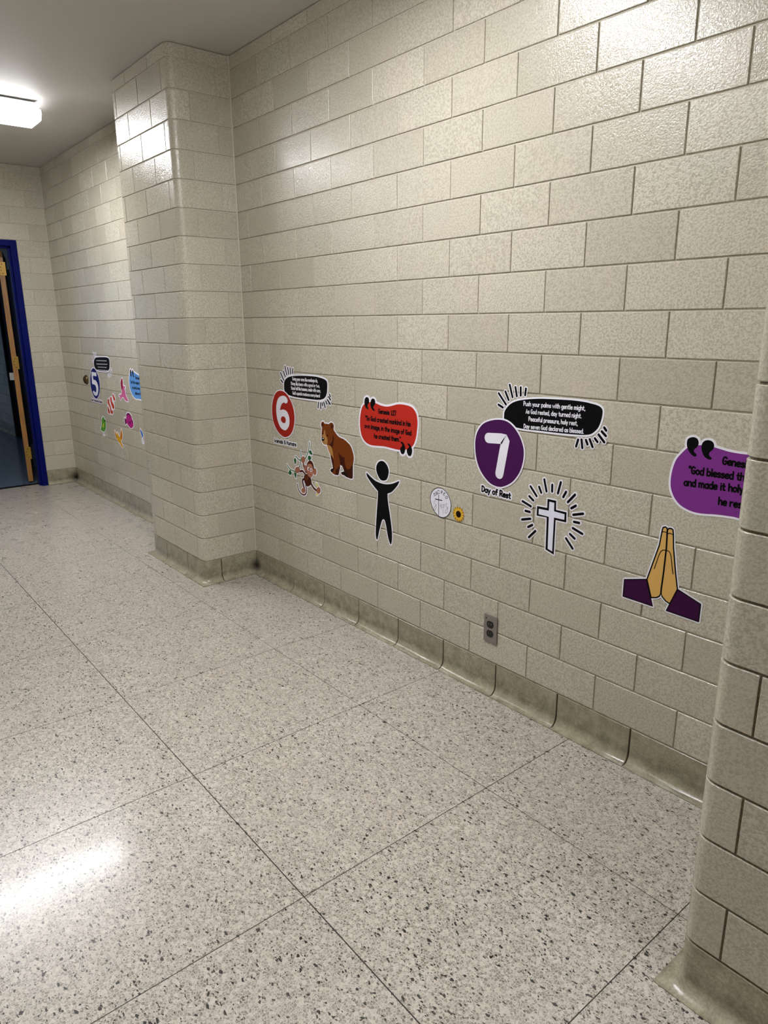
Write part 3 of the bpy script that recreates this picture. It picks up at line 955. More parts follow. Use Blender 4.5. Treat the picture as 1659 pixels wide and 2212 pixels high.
def text_strokes(text, a, b, h, pre):
    out = []
    sx = math.hypot(b[0] - a[0], b[1] - a[1]) / run_width(pre)
    dx = ((b[0] - a[0]), (b[1] - a[1]))
    dl = math.hypot(*dx)
    ux, uz = dx[0] / dl, dx[1] / dl
    cur = 0
    for ch in text:
        w, g = GL[ch]
        if g:
            for st in g.split('|'):
                sm = st[0] == '~'
                pts = [tuple(float(v) for v in q.split(',')) for q in st.lstrip('~').split()]
                if sm:
                    pts = crom(pts, False, 3)
                res = []
                for x, y in pts:
                    X, Z = (cur + x) * sx, y / 10 * h
                    res.append((a[0] + ux * X - uz * Z, a[1] + uz * X + ux * Z))
                out.append(res)
        cur += w + 1.9
    return out
DECALS = [
["poem_decal","long black poem decal with short rays beside the purple number 7","decal",[2.138,0,1.146],0.0062,0,[[[1245,-970,1267,-972,1283,-969,1314,-954,1334,-930,1344,-898,1342,-874,1295,-618,1285,-586,1274,-570,1259,-556,1243,-548,1219,-542,1195,-543,1171,-552,1155,-565,1139,-584,1115,-566,1091,-558,1067,-558,1043,-566,1017,-586,1000,-618,936,-858,936,-882,943,-906,953,-922,970,-938,1003,-952,1027,-952,1043,-948,1073,-930,1086,-914,1093,-898,1139,-727,1147,-717,1188,-922,1197,-938,1211,-953,1243,-970]],[[1622,-882,1659,-888,1683,-882,1699,-873,1715,-858,1726,-842,1731,-826,1733,-802,1725,-770,1587,-518,1571,-504,1555,-496,1539,-492,1515,-492,1491,-499,1470,-514,1457,-530,1443,-559,1419,-541,1387,-533,1355,-538,1330,-554,1316,-570,1308,-586,1303,-610,1304,-634,1381,-786,1392,-802,1411,-818,1427,-825,1451,-829,1475,-826,1507,-809,1520,-794,1531,-771,1539,-767,1587,-855,1603,-871,1619,-881]],[[1806,-698,1827,-700,1851,-695,1875,-682,1890,-666,1899,-649,1905,-626,1903,-602,1894,-578,1875,-556,1755,-449,1739,-443,1715,-439,1691,-443,1675,-450,1651,-471,1637,-498,1635,-530,1643,-557,1659,-579,1771,-680,1803,-697]],[[2044,-674,2067,-680,2083,-681,2107,-675,2125,-666,2139,-652,2151,-634,2158,-610,2157,-586,2149,-562,2138,-546,2012,-426,2019,-419,2075,-461,2107,-472,2131,-471,2147,-466,2163,-457,2179,-442,2189,-426,2196,-402,2196,-378,2192,-362,2171,-332,2128,-298,2155,-286,2179,-266,2192,-242,2196,-218,2193,-194,2181,-170,2099,-82,2083,-68,2067,-59,2035,-54,2011,-58,1995,-66,1970,-90,1962,-106,1957,-130,1959,-154,1969,-178,1963,-185,1939,-187,1919,-194,1890,-218,1876,-250,1874,-274,1881,-298,1875,-305,1851,-300,1835,-301,1801,-314,1784,-330,1774,-346,1768,-362,1766,-386,1771,-410,1787,-436,2021,-658,2043,-673]],[[-1380,-594,-1069,-599,-685,-588,131,-575,659,-559,1011,-542,1219,-528,1379,-508,1499,-483,1563,-461,1611,-438,1659,-407,1699,-376,1775,-306,1812,-266,1850,-218,1879,-170,1909,-106,1932,-42,1966,78,1981,150,1997,270,1999,334,1996,382,1985,430,1967,470,1931,515,1900,542,1867,562,1811,589,1755,607,1651,629,1307,675,987,693,715,697,419,691,-221,668,-541,652,-829,625,-1213,574,-1453,530,-1557,506,-1645,480,-1717,456,-1789,425,-1853,394,-1917,355,-1973,315,-2021,274,-2045,318,-2413,698,-2429,710,-2453,719,-2477,721,-2493,718,-2525,699,-2541,679,-2548,662,-2550,646,-2549,622,-2534,590,-2165,209,-2141,192,-2113,182,-2173,106,-2176,110,-2170,142,-2173,166,-2185,190,-2205,210,-2437,304,-2453,308,-2477,307,-2508,294,-2531,270,-2543,238,-2543,214,-2533,186,-2516,166,-2493,152,-2269,64,-2245,63,-2229,66,-2197,83,-2191,78,-2211,38,-2228,-10,-2237,-66,-2239,-106,-2237,-234,-2228,-274,-2197,-327,-2165,-363,-2117,-405,-2061,-444,-1989,-484,-1917,-513,-1845,-536,-1765,-555,-1669,-572,-1565,-583,-1381,-594]],[[-2001,358,-1981,358,-1957,364,-1940,374,-1925,390,-1915,406,-1909,430,-1910,454,-1915,470,-2092,774,-2109,789,-2133,799,-2157,802,-2181,797,-2206,782,-2225,758,-2234,726,-2229,692,-2055,390,-2029,367,-2005,359]],[[-1815,470,-1797,471,-1777,478,-1747,502,-1733,534,-1731,558,-1734,574,-1893,1011,-1909,1032,-1933,1047,-1957,1053,-1989,1049,-2020,1030,-2037,1007,-2044,982,-2042,950,-1886,518,-1877,502,-1861,486,-1845,477,-1821,470]],[[-1646,526,-1629,521,-1605,521,-1581,528,-1565,539,-1549,556,-1540,574,-1536,590,-1536,614,-1623,942,-1640,966,-1661,981,-1685,988,-1709,988,-1741,976,-1760,958,-1773,934,-1777,902,-1693,574,-1677,548,-1653,529]],[[-1459,558,-1437,555,-1421,557,-1389,573,-1373,590,-1365,604,-1358,638,-1376,934,-1386,958,-1405,979,-1429,992,-1453,996,-1485,990,-1510,974,-1527,950,-1535,918,-1519,622,-1510,598,-1499,582,-1479,566,-1461,558]],[[-1274,590,-1237,583,-1205,591,-1177,614,-1161,646,-1139,894,-1145,918,-1161,942,-1181,957,-1205,966,-1237,965,-1269,950,-1290,926,-1299,902,-1322,662,-1317,638,-1310,622,-1297,606,-1277,592]]],[["panel",[["P","08080a",[-2176,-149,-2154,14,-2025,186,-1825,338,-1538,447,-1086,530,-536,590,103,617,717,635,1213,620,1505,587,1746,546,1893,466,1937,333,1906,95,1827,-137,1697,-295,1538,-404,1298,-457,902,-486,390,-506,-139,-518,-686,-526,-1195,-537,-1662,-510,-1964,-427,-2152,-285],1]]],["ray",[["S","08080a",[-2463,227,-2251,144],0.0088,0,0]]],["ray",[["S","08080a",[-2470,640,-2106,265],0.0088,0,0]]],["ray",[["S","08080a",[-2153,721,-1990,438],0.0088,0,0]]],["ray",[["S","08080a",[-1964,972,-1812,551],0.0088,0,0]]],["ray",[["S","08080a",[-1696,908,-1616,601],0.0088,0,0]]],["ray",[["S","08080a",[-1454,915,-1439,637],0.0088,0,0]]],["ray",[["S","08080a",[-1219,886,-1241,664],0.0088,0,0]]],["ray",[["S","08080a",[1079,-639,1016,-872],0.0088,0,0]]],["ray",[["S","08080a",[1212,-622,1263,-891],0.0088,0,0]]],["ray",[["S","08080a",[1384,-614,1453,-748],0.0088,0,0]]],["ray",[["S","08080a",[1527,-572,1652,-807],0.0088,0,0]]],["ray",[["S","08080a",[1716,-520,1824,-619],0.0088,0,0]]],["ray",[["S","08080a",[1847,-381,2077,-600],0.0088,0,0]]],["ray",[["S","08080a",[1955,-266,2116,-391],0.0088,0,0]]],["ray",[["S","08080a",[2038,-135,2115,-216],0.0088,0,0]]],["lettering",[["T","dfdee8","Push your palms with gentle might,",[-1282,293],[1273,350],0.0145,0.0028,"Push your palms with gentle might,"],["T","dfdee8","As God rested, day turned night.",[-1164,32],[1152,87],0.0145,0.0028,"As God rested, day turned night."],["T","dfdee8","Peaceful pressure, holy rest,",[-1025,-223],[1018,-169],0.0145,0.0028,"Peaceful pressure, holy rest,"],["T","dfdee8","Day seven God declared as blessed.",[-1225,-500],[1270,-410],0.0145,0.0028,"Day seven God declared as blessed."]]]]],
["number_decal","round purple decal with a large white number 7","decal",[1.902,0,0.995],0.006,1,[[[-137,-1377,-36,-1384,60,-1383,148,-1373,220,-1357,292,-1332,372,-1299,460,-1257,556,-1205,651,-1145,740,-1076,819,-1001,892,-920,960,-833,1016,-753,1072,-657,1115,-569,1150,-481,1179,-393,1206,-289,1226,-193,1238,-105,1246,-1,1248,79,1244,151,1231,239,1210,319,1176,415,1134,511,1088,599,1029,695,971,775,897,863,820,943,748,1007,668,1068,580,1125,492,1171,396,1209,308,1233,212,1249,108,1256,12,1256,-92,1249,-212,1233,-332,1210,-444,1182,-540,1153,-652,1113,-756,1067,-852,1011,-939,943,-1011,871,-1076,791,-1132,706,-1175,623,-1212,527,-1236,439,-1255,343,-1265,239,-1267,143,-1263,47,-1243,-145,-1225,-249,-1200,-353,-1173,-441,-1137,-537,-1095,-633,-1049,-721,-994,-809,-920,-905,-840,-993,-764,-1067,-684,-1136,-596,-1202,-516,-1254,-436,-1296,-340,-1335,-244,-1360,-140,-1377]]],[["disc",[["P","42174a",[12,1196,379,1152,707,963,980,661,1152,304,1186,-3,1122,-372,970,-714,696,-1035,351,-1243,52,-1323,-320,-1278,-642,-1092,-942,-779,-1116,-421,-1194,-48,-1196,332,-1080,676,-820,961,-425,1125],1]]],["numeral",[["S","dfdee8",[-532,459,86,505,241,496,293,421,65,-821],0.039,0,0]]]]],
["caption_decal","black lettering Day of Rest under the purple number 7","decal",[1.894,0,0.829],0.005,0,[[[-386,-139,-367,-141,-343,-138,-327,-130,-309,-115,-293,-91,-239,36,-231,5,-212,-27,-183,-55,-151,-72,-119,-80,-95,-80,-63,-73,-39,-61,-7,-79,25,-83,49,-78,65,-70,89,-45,100,-11,101,45,105,53,121,63,122,-11,128,-35,137,-52,151,-67,185,-84,209,-86,225,-84,257,-66,289,-83,313,-88,361,-79,393,-88,425,-90,457,-83,481,-73,513,-86,553,-92,593,-84,633,-64,657,-78,681,-85,713,-91,737,-88,753,-82,773,-67,786,-51,796,-27,797,-3,795,13,785,34,770,53,785,69,797,93,800,109,798,133,783,165,757,189,750,213,737,234,713,252,689,260,657,259,627,245,609,225,593,192,553,198,521,192,497,182,441,200,409,201,393,197,353,251,321,274,297,283,265,290,193,289,169,281,137,258,121,271,89,287,73,291,41,293,17,286,-15,265,-39,237,-55,196,-87,208,-119,208,-167,191,-207,162,-215,161,-226,181,-239,194,-255,205,-279,212,-311,210,-343,195,-367,209,-391,214,-415,212,-487,216,-527,209,-567,258,-607,288,-655,302,-703,306,-727,304,-751,294,-767,281,-781,261,-789,237,-793,5,-788,-19,-775,-41,-759,-56,-743,-65,-711,-71,-631,-59,-583,-40,-551,-63,-519,-74,-495,-77,-463,-73,-449,-75,-439,-99,-427,-115,-407,-131,-391,-138]]],[["lettering",[["T","08080a","Day of Rest",[-712,10],[721,-14],0.0215,0.0062,"Day of Rest"]]]]],
["cross_decal","white cross decal outlined in black amid a ring of rays","decal",[2.155,0,0.812],0.0048,0,[[[180,-1546,206,-1549,222,-1545,240,-1530,249,-1506,244,-274,254,-269,646,-264,662,-260,677,-250,688,-234,691,-218,677,158,662,182,638,193,238,194,234,198,220,478,208,502,190,515,174,518,-210,515,-235,502,-246,486,-249,470,-246,190,-250,184,-650,170,-666,165,-683,150,-691,134,-692,118,-691,-250,-683,-266,-674,-275,-658,-283,-642,-285,-240,-266,-218,-1402,-214,-1418,-204,-1434,-186,-1445,174,-1544]],[[-963,-1210,-922,-1209,-898,-1200,-882,-1189,-586,-871,-571,-842,-568,-802,-578,-770,-602,-741,-626,-727,-658,-720,-690,-725,-715,-738,-1015,-1058,-1026,-1074,-1035,-1098,-1037,-1122,-1033,-1146,-1021,-1170,-1010,-1184,-994,-1197,-970,-1208]],[[948,-1170,974,-1172,1006,-1164,1030,-1149,1047,-1130,1058,-1106,1062,-1074,1058,-1050,1046,-1025,734,-707,710,-694,678,-688,646,-693,622,-706,599,-730,586,-762,586,-802,599,-834,902,-1145,918,-1157,942,-1168]],[[-1002,-834,-978,-831,-954,-822,-762,-700,-741,-682,-723,-650,-719,-610,-730,-575,-754,-547,-778,-533,-802,-527,-826,-527,-850,-534,-1050,-660,-1067,-674,-1084,-698,-1092,-722,-1094,-746,-1089,-770,-1077,-794,-1058,-813,-1034,-827,-1010,-833]],[[992,-794,1022,-800,1054,-796,1078,-784,1101,-762,1114,-738,1120,-706,1114,-674,1101,-650,1074,-626,862,-503,838,-497,814,-498,790,-506,774,-515,750,-540,736,-578,739,-618,756,-650,782,-672,990,-793]],[[-1329,-610,-1298,-615,-1274,-612,-874,-494,-845,-474,-825,-442,-819,-402,-827,-370,-842,-346,-866,-326,-890,-317,-922,-314,-1338,-436,-1362,-452,-1378,-472,-1389,-498,-1392,-522,-1386,-554,-1373,-578,-1354,-596,-1330,-609]],[[1301,-562,1334,-562,1366,-551,1390,-532,1407,-506,1414,-474,1410,-442,1392,-410,1366,-388,1342,-378,942,-262,910,-263,886,-271,862,-288,846,-309,834,-346,837,-378,851,-410,878,-435,902,-445,1294,-560]],[[-1181,-250,-1154,-253,-954,-256,-922,-250,-890,-231,-869,-202,-860,-170,-865,-130,-878,-106,-893,-90,-914,-76,-938,-69,-1154,-65,-1186,-70,-1210,-82,-1234,-106,-1246,-130,-1250,-162,-1244,-194,-1230,-218,-1210,-236,-1186,-248]],[[948,-218,1174,-211,1206,-203,1231,-186,1253,-154,1260,-122,1253,-82,1238,-58,1222,-42,1198,-29,1174,-24,950,-31,918,-39,892,-58,874,-82,866,-106,865,-138,876,-170,894,-193,918,-209,942,-217]],[[-951,-34,-914,-38,-882,-30,-853,-10,-837,14,-828,46,-832,86,-850,117,-874,137,-898,147,-1298,265,-1330,264,-1354,255,-1377,238,-1389,222,-1402,190,-1401,150,-1386,117,-1370,100,-1354,89,-954,-33]],[[901,22,918,22,942,26,1342,150,1372,174,1388,206,1391,246,1380,278,1366,297,1342,316,1318,325,1286,326,870,199,847,182,829,158,821,134,820,102,830,71,846,50,870,32,894,23]],[[-857,206,-826,201,-802,204,-778,215,-751,238,-738,262,-732,294,-738,326,-750,350,-776,374,-970,499,-994,506,-1018,508,-1042,503,-1066,490,-1091,462,-1103,430,-1101,390,-1086,358,-1060,334,-874,214,-858,207]],[[794,238,830,237,862,248,1042,374,1060,390,1078,422,1082,454,1076,486,1054,519,1030,536,1006,544,974,544,950,537,750,397,738,382,726,358,722,334,724,310,732,286,750,262,766,250,790,239]],[[-718,390,-690,386,-658,391,-634,403,-614,422,-601,446,-595,478,-597,502,-610,531,-917,854,-938,867,-970,875,-1002,871,-1026,860,-1042,848,-1056,830,-1068,798,-1067,758,-1052,726,-756,414,-738,400,-722,392]],[[628,422,654,418,678,421,702,430,718,442,1001,766,1017,798,1020,838,1009,870,982,900,950,915,918,918,889,910,864,894,579,566,570,550,563,526,565,486,576,462,588,446,622,424]],[[-522,550,-498,546,-474,547,-450,556,-426,573,-412,590,-402,614,-398,638,-401,662,-411,686,-514,878,-526,894,-546,912,-570,922,-594,926,-618,923,-650,909,-666,895,-678,878,-689,846,-686,806,-572,590,-551,566,-522,550]],[[428,566,454,562,478,565,503,574,526,593,540,614,643,814,652,846,648,886,629,918,598,941,574,949,542,948,510,936,488,918,477,902,370,694,362,662,368,622,390,589,422,568]],[[-278,638,-258,638,-234,643,-212,654,-194,670,-183,686,-174,710,-174,750,-301,1174,-317,1198,-346,1219,-370,1227,-402,1227,-434,1215,-461,1190,-477,1158,-478,1118,-352,694,-338,672,-322,656,-306,646,-282,639]],[[201,654,238,653,270,664,286,675,302,694,316,726,414,1150,410,1182,397,1206,374,1229,342,1244,302,1244,270,1231,244,1206,229,1174,130,750,134,718,145,694,167,670,198,655]],[[-51,678,-10,676,14,683,30,692,46,707,59,726,66,742,69,766,61,1006,56,1030,44,1054,22,1077,-2,1090,-26,1095,-66,1089,-97,1070,-120,1038,-127,1006,-117,750,-109,726,-98,710,-82,694,-58,681]]],[["cross",[["P","08080a",[-201,468,173,470,188,145,631,146,643,-216,196,-222,201,-1502,-170,-1399,-193,-213,-644,-237,-644,122,-198,137],0],["P","dcdcec",[-117,385,97,381,104,77,554,62,555,-137,119,-148,122,-1395,-78,-1346,-105,-171,-556,-166,-557,35,-120,53],0]]],["ray",[["S","08080a",[-976,781,-689,480],0.0092,0,0]]],["ray",[["S","08080a",[-596,832,-492,640],0.0092,0,0]]],["ray",[["S","08080a",[-386,1134,-266,731],0.0092,0,0]]],["ray",[["S","08080a",[-33,1001,-25,769],0.0092,0,0]]],["ray",[["S","08080a",[320,1152,224,746],0.0092,0,0]]],["ray",[["S","08080a",[559,856,456,656],0.0092,0,0]]],["ray",[["S","08080a",[927,824,656,512],0.0092,0,0]]],["ray",[["S","08080a",[988,451,815,330],0.0092,0,0]]],["ray",[["S","08080a",[1298,233,913,116],0.0092,0,0]]],["ray",[["S","08080a",[1166,-118,958,-124],0.0092,0,0]]],["ray",[["S","08080a",[1320,-470,928,-355],0.0092,0,0]]],["ray",[["S","08080a",[1026,-706,829,-591],0.0092,0,0]]],["ray",[["S","08080a",[968,-1078,678,-782],0.0092,0,0]]],["ray",[["S","08080a",[-1011,414,-826,295],0.0092,0,0]]],["ray",[["S","08080a",[-1310,172,-921,55],0.0092,0,0]]],["ray",[["S","08080a",[-1156,-159,-954,-162],0.0092,0,0]]],["ray",[["S","08080a",[-1298,-521,-912,-408],0.0092,0,0]]],["ray",[["S","08080a",[-1000,-740,-813,-620],0.0092,0,0]]],["ray",[["S","08080a",[-943,-1118,-661,-814],0.0092,0,0]]]]],
["round_logo_decal","small round white decal with thin black script and a thin cross","decal",[1.596,0,0.749],0.0015,0,[[[9,-718,79,-719,127,-713,191,-696,247,-674,311,-643,367,-608,415,-569,460,-526,500,-478,535,-425,561,-374,581,-318,595,-262,605,-198,611,-142,612,-86,607,-30,597,26,577,90,554,146,525,202,490,258,454,306,407,360,359,406,311,445,263,477,210,506,159,528,103,544,55,551,-1,553,-153,538,-241,516,-313,486,-361,462,-401,437,-441,406,-525,322,-561,277,-592,226,-614,170,-629,114,-638,58,-643,2,-641,-54,-635,-102,-622,-158,-587,-254,-556,-318,-528,-366,-489,-422,-449,-470,-403,-518,-353,-563,-305,-599,-249,-633,-193,-661,-137,-684,-73,-703,7,-718]]],[["disc",[["P","dfdee8",[-105,530,102,529,304,432,478,250,582,24,590,-199,522,-418,356,-597,128,-697,-75,-688,-297,-586,-478,-412,-592,-202,-628,2,-577,221,-432,393,-273,488],1],["S","08080a",[-105,530,102,529,304,432,478,250,582,24,590,-199,522,-418,356,-597,128,-697,-75,-688,-297,-586,-478,-412,-592,-202,-628,2,-577,221,-432,393,-273,488],0.0032,1,1]]],["lettering",[["S","08080a",[-128,220,-111,-632],0.003,0,0],["S","08080a",[-329,16,70,25],0.004,0,0],["S","08080a",[-351,262,-415,244,-429,210,-355,203,-331,172,-384,131,-428,144],0.0023,1,0],["S","08080a",[-82,383,-140,424,-198,373,-187,302,-129,286,-72,317],0.0023,1,0],["S","08080a",[33,435,90,428,77,385,20,371],0.0023,1,0],["S","08080a",[322,262,393,250,380,191,325,156,267,169],0.0023,1,0],["S","08080a",[-267,198,-302,350,-201,244],0.0038,0,0],["S","08080a",[-2,315,33,435],0.0023,0,0],["S","08080a",[43,375,78,309],0.0023,0,0],["S","08080a",[263,363,191,391,142,280,217,259],0.0023,0,0],["S","08080a",[170,336,230,323],0.0023,0,0],["S","08080a",[322,262,267,169],0.0023,0,0],["S","08080a",[-306,-84,-351,-61,-403,-113,-378,-182,-304,-230,-281,-351,-344,-473,-404,-439,-381,-350,-245,-219],0.0013,1,0],["S","08080a",[-11,-246,45,-183,35,-122,1,-150,-2,-254,34,-310,90,-236],0.0013,1,0],["S","08080a",[131,-125,143,-309,160,-534],0.0013,1,0],["S","08080a",[146,-163,202,-111,218,-170,176,-240,142,-257],0.0013,1,0],["S","08080a",[387,-75,329,-55,294,-113,347,-186,420,-274,394,-403,310,-472,272,-428,335,-312,437,-178],0.0013,1,0]]]]],
["sunflower_decal","small yellow sunflower decal with a dark brown centre","decal",[1.7,0,0.713],0,0,[[[-74,-324,-62,-323,-54,-316,-22,-278,-12,-292,2,-301,16,-292,26,-278,58,-316,74,-326,87,-316,101,-268,106,-263,122,-271,136,-268,142,-260,146,-242,194,-261,212,-260,217,-252,217,-236,208,-196,210,-193,236,-188,242,-180,238,-156,242,-153,290,-152,300,-148,307,-140,306,-132,298,-116,272,-84,290,-74,296,-68,298,-60,296,-52,282,-36,322,-16,336,-4,340,4,326,20,283,44,296,60,298,68,295,76,273,92,298,124,307,148,299,156,290,158,242,160,238,164,241,188,234,196,210,200,208,204,217,252,211,268,194,268,146,249,141,268,135,276,122,277,106,269,101,276,87,324,74,332,66,330,51,316,26,285,15,300,2,308,-11,300,-22,285,-47,316,-62,330,-70,332,-83,324,-97,276,-102,269,-118,277,-131,276,-137,268,-142,249,-182,266,-206,268,-212,260,-213,252,-204,204,-206,200,-230,196,-237,188,-234,164,-238,160,-286,158,-295,156,-303,148,-294,124,-269,92,-291,76,-294,68,-292,60,-279,44,-322,20,-336,4,-332,-4,-318,-16,-278,-36,-292,-52,-294,-60,-292,-68,-286,-74,-268,-84,-294,-116,-302,-132,-303,-140,-296,-148,-286,-152,-238,-153,-234,-156,-238,-180,-233,-188,-206,-193,-204,-196,-213,-236,-213,-252,-208,-260,-190,-261,-142,-242,-138,-260,-132,-268,-118,-271,-102,-263,-97,-268,-89,-300,-78,-322]]],[["petal",[["P","b98a24",[102,-23,220,-47,287,-30,337,3,287,37,220,54,102,30],1],["S","3c2a12",[102,-23,220,-47,287,-30,337,3,287,37,220,54,102,30],0.0007,1,1]]],["petal",[["P","b98a24",[104,23,220,53,273,97,304,149,244,157,176,143,81,71],1],["S","3c2a12",[104,23,220,53,273,97,304,149,244,157,176,143,81,71],0.0007,1,1]]],["petal",[["P","b98a24",[86,65,177,142,206,205,211,265,153,247,98,205,44,99],1],["S","3c2a12",[86,65,177,142,206,205,211,265,153,247,98,205,44,99],0.0007,1,1]]],["petal",[["P","b98a24",[50,95,99,204,98,274,77,330,33,288,1,227,-2,107],1],["S","3c2a12",[50,95,99,204,98,274,77,330,33,288,1,227,-2,107],0.0007,1,1]]],["petal",[["P","b98a24",[6,107,3,227,-29,288,-73,330,-94,274,-95,204,-47,95],1],["S","3c2a12",[6,107,3,227,-29,288,-73,330,-94,274,-95,204,-47,95],0.0007,1,1]]],["petal",[["P","b98a24",[-40,99,-94,205,-149,247,-207,265,-202,205,-173,142,-82,65],1],["S","3c2a12",[-40,99,-94,205,-149,247,-207,265,-202,205,-173,142,-82,65],0.0007,1,1]]],["petal",[["P","b98a24",[-77,71,-172,143,-240,157,-300,149,-269,97,-216,53,-100,23],1],["S","3c2a12",[-77,71,-172,143,-240,157,-300,149,-269,97,-216,53,-100,23],0.0007,1,1]]],["petal",[["P","b98a24",[-99,30,-216,54,-283,37,-333,3,-283,-30,-216,-47,-99,-23],1],["S","3c2a12",[-99,30,-216,54,-283,37,-333,3,-283,-30,-216,-47,-99,-23],0.0007,1,1]]],["petal",[["P","b98a24",[-100,-16,-216,-46,-269,-90,-300,-142,-240,-150,-172,-136,-77,-64],1],["S","3c2a12",[-100,-16,-216,-46,-269,-90,-300,-142,-240,-150,-172,-136,-77,-64],0.0007,1,1]]],["petal",[["P","b98a24",[-82,-58,-173,-136,-202,-198,-207,-259,-149,-240,-94,-198,-40,-92],1],["S","3c2a12",[-82,-58,-173,-136,-202,-198,-207,-259,-149,-240,-94,-198,-40,-92],0.0007,1,1]]],["petal",[["P","b98a24",[-47,-89,-95,-198,-94,-267,-73,-323,-29,-282,3,-220,6,-101],1],["S","3c2a12",[-47,-89,-95,-198,-94,-267,-73,-323,-29,-282,3,-220,6,-101],0.0007,1,1]]],["petal",[["P","b98a24",[-2,-101,1,-220,33,-282,77,-323,98,-267,99,-198,50,-89],1],["S","3c2a12",[-2,-101,1,-220,33,-282,77,-323,98,-267,99,-198,50,-89],0.0007,1,1]]],["petal",[["P","b98a24",[44,-92,98,-198,153,-240,211,-259,206,-198,177,-136,86,-58],1],["S","3c2a12",[44,-92,98,-198,153,-240,211,-259,206,-198,177,-136,86,-58],0.0007,1,1]]],["petal",[["P","b98a24",[81,-64,176,-136,244,-150,304,-142,273,-90,220,-46,104,-16],1],["S","3c2a12",[81,-64,176,-136,244,-150,304,-142,273,-90,220,-46,104,-16],0.0007,1,1]]],["petal",[["P","e0b03a",[106,0,204,-2,259,28,296,70,244,93,182,96,94,52],1],["S","3c2a12",[106,0,204,-2,259,28,296,70,244,93,182,96,94,52],0.0007,1,1]]],["petal",[["P","e0b03a",[97,45,187,86,223,137,238,191,181,189,124,165,64,87],1],["S","3c2a12",[97,45,187,86,223,137,238,191,181,189,124,165,64,87],0.0007,1,1]]],["petal",[["P","e0b03a",[70,82,132,158,143,220,133,275,83,249,42,202,21,106],1],["S","3c2a12",[70,82,132,158,143,220,133,275,83,249,42,202,21,106],0.0007,1,1]]],["petal",[["P","e0b03a",[29,104,52,199,35,260,2,305,-32,260,-48,199,-25,104],1],["S","3c2a12",[29,104,52,199,35,260,2,305,-32,260,-48,199,-25,104],0.0007,1,1]]],["petal",[["P","e0b03a",[-17,106,-38,202,-79,249,-129,275,-139,220,-128,158,-66,82],1],["S","3c2a12",[-17,106,-38,202,-79,249,-129,275,-139,220,-128,158,-66,82],0.0007,1,1]]],["petal",[["P","e0b03a",[-60,87,-120,165,-177,189,-234,191,-219,137,-183,86,-93,45],1],["S","3c2a12",[-60,87,-120,165,-177,189,-234,191,-219,137,-183,86,-93,45],0.0007,1,1]]],["petal",[["P","e0b03a",[-90,52,-178,96,-240,93,-292,70,-255,28,-200,-2,-102,0],1],["S","3c2a12",[-90,52,-178,96,-240,93,-292,70,-255,28,-200,-2,-102,0],0.0007,1,1]]],["petal",[["P","e0b03a",[-102,7,-200,9,-255,-21,-292,-64,-240,-86,-178,-89,-90,-45],1],["S","3c2a12",[-102,7,-200,9,-255,-21,-292,-64,-240,-86,-178,-89,-90,-45],0.0007,1,1]]],["petal",[["P","e0b03a",[-93,-38,-183,-80,-219,-130,-234,-185,-177,-183,-120,-158,-60,-80],1],["S","3c2a12",[-93,-38,-183,-80,-219,-130,-234,-185,-177,-183,-120,-158,-60,-80],0.0007,1,1]]],["petal",[["P","e0b03a",[-66,-76,-128,-151,-139,-213,-129,-268,-79,-242,-38,-195,-17,-99],1],["S","3c2a12",[-66,-76,-128,-151,-139,-213,-129,-268,-79,-242,-38,-195,-17,-99],0.0007,1,1]]],["petal",[["P","e0b03a",[-25,-97,-48,-193,-32,-253,2,-298,35,-253,52,-193,29,-97],1],["S","3c2a12",[-25,-97,-48,-193,-32,-253,2,-298,35,-253,52,-193,29,-97],0.0007,1,1]]],["petal",[["P","e0b03a",[21,-99,42,-195,83,-242,133,-268,143,-213,132,-151,70,-76],1],["S","3c2a12",[21,-99,42,-195,83,-242,133,-268,143,-213,132,-151,70,-76],0.0007,1,1]]],["petal",[["P","e0b03a",[64,-80,124,-158,181,-183,238,-185,223,-130,187,-80,97,-38],1],["S","3c2a12",[64,-80,124,-158,181,-183,238,-185,223,-130,187,-80,97,-38],0.0007,1,1]]],["petal",[["P","e0b03a",[94,-45,182,-89,244,-86,296,-64,259,-21,204,9,106,7],1],["S","3c2a12",[94,-45,182,-89,244,-86,296,-64,259,-21,204,9,106,7],0.0007,1,1]]],["flower_centre",[["P","1c0d0a",[143,3,132,57,101,103,56,133,2,144,-52,133,-98,103,-128,57,-139,3,-128,-50,-98,-96,-52,-127,2,-137,56,-127,101,-96,132,-50],1]]]]],
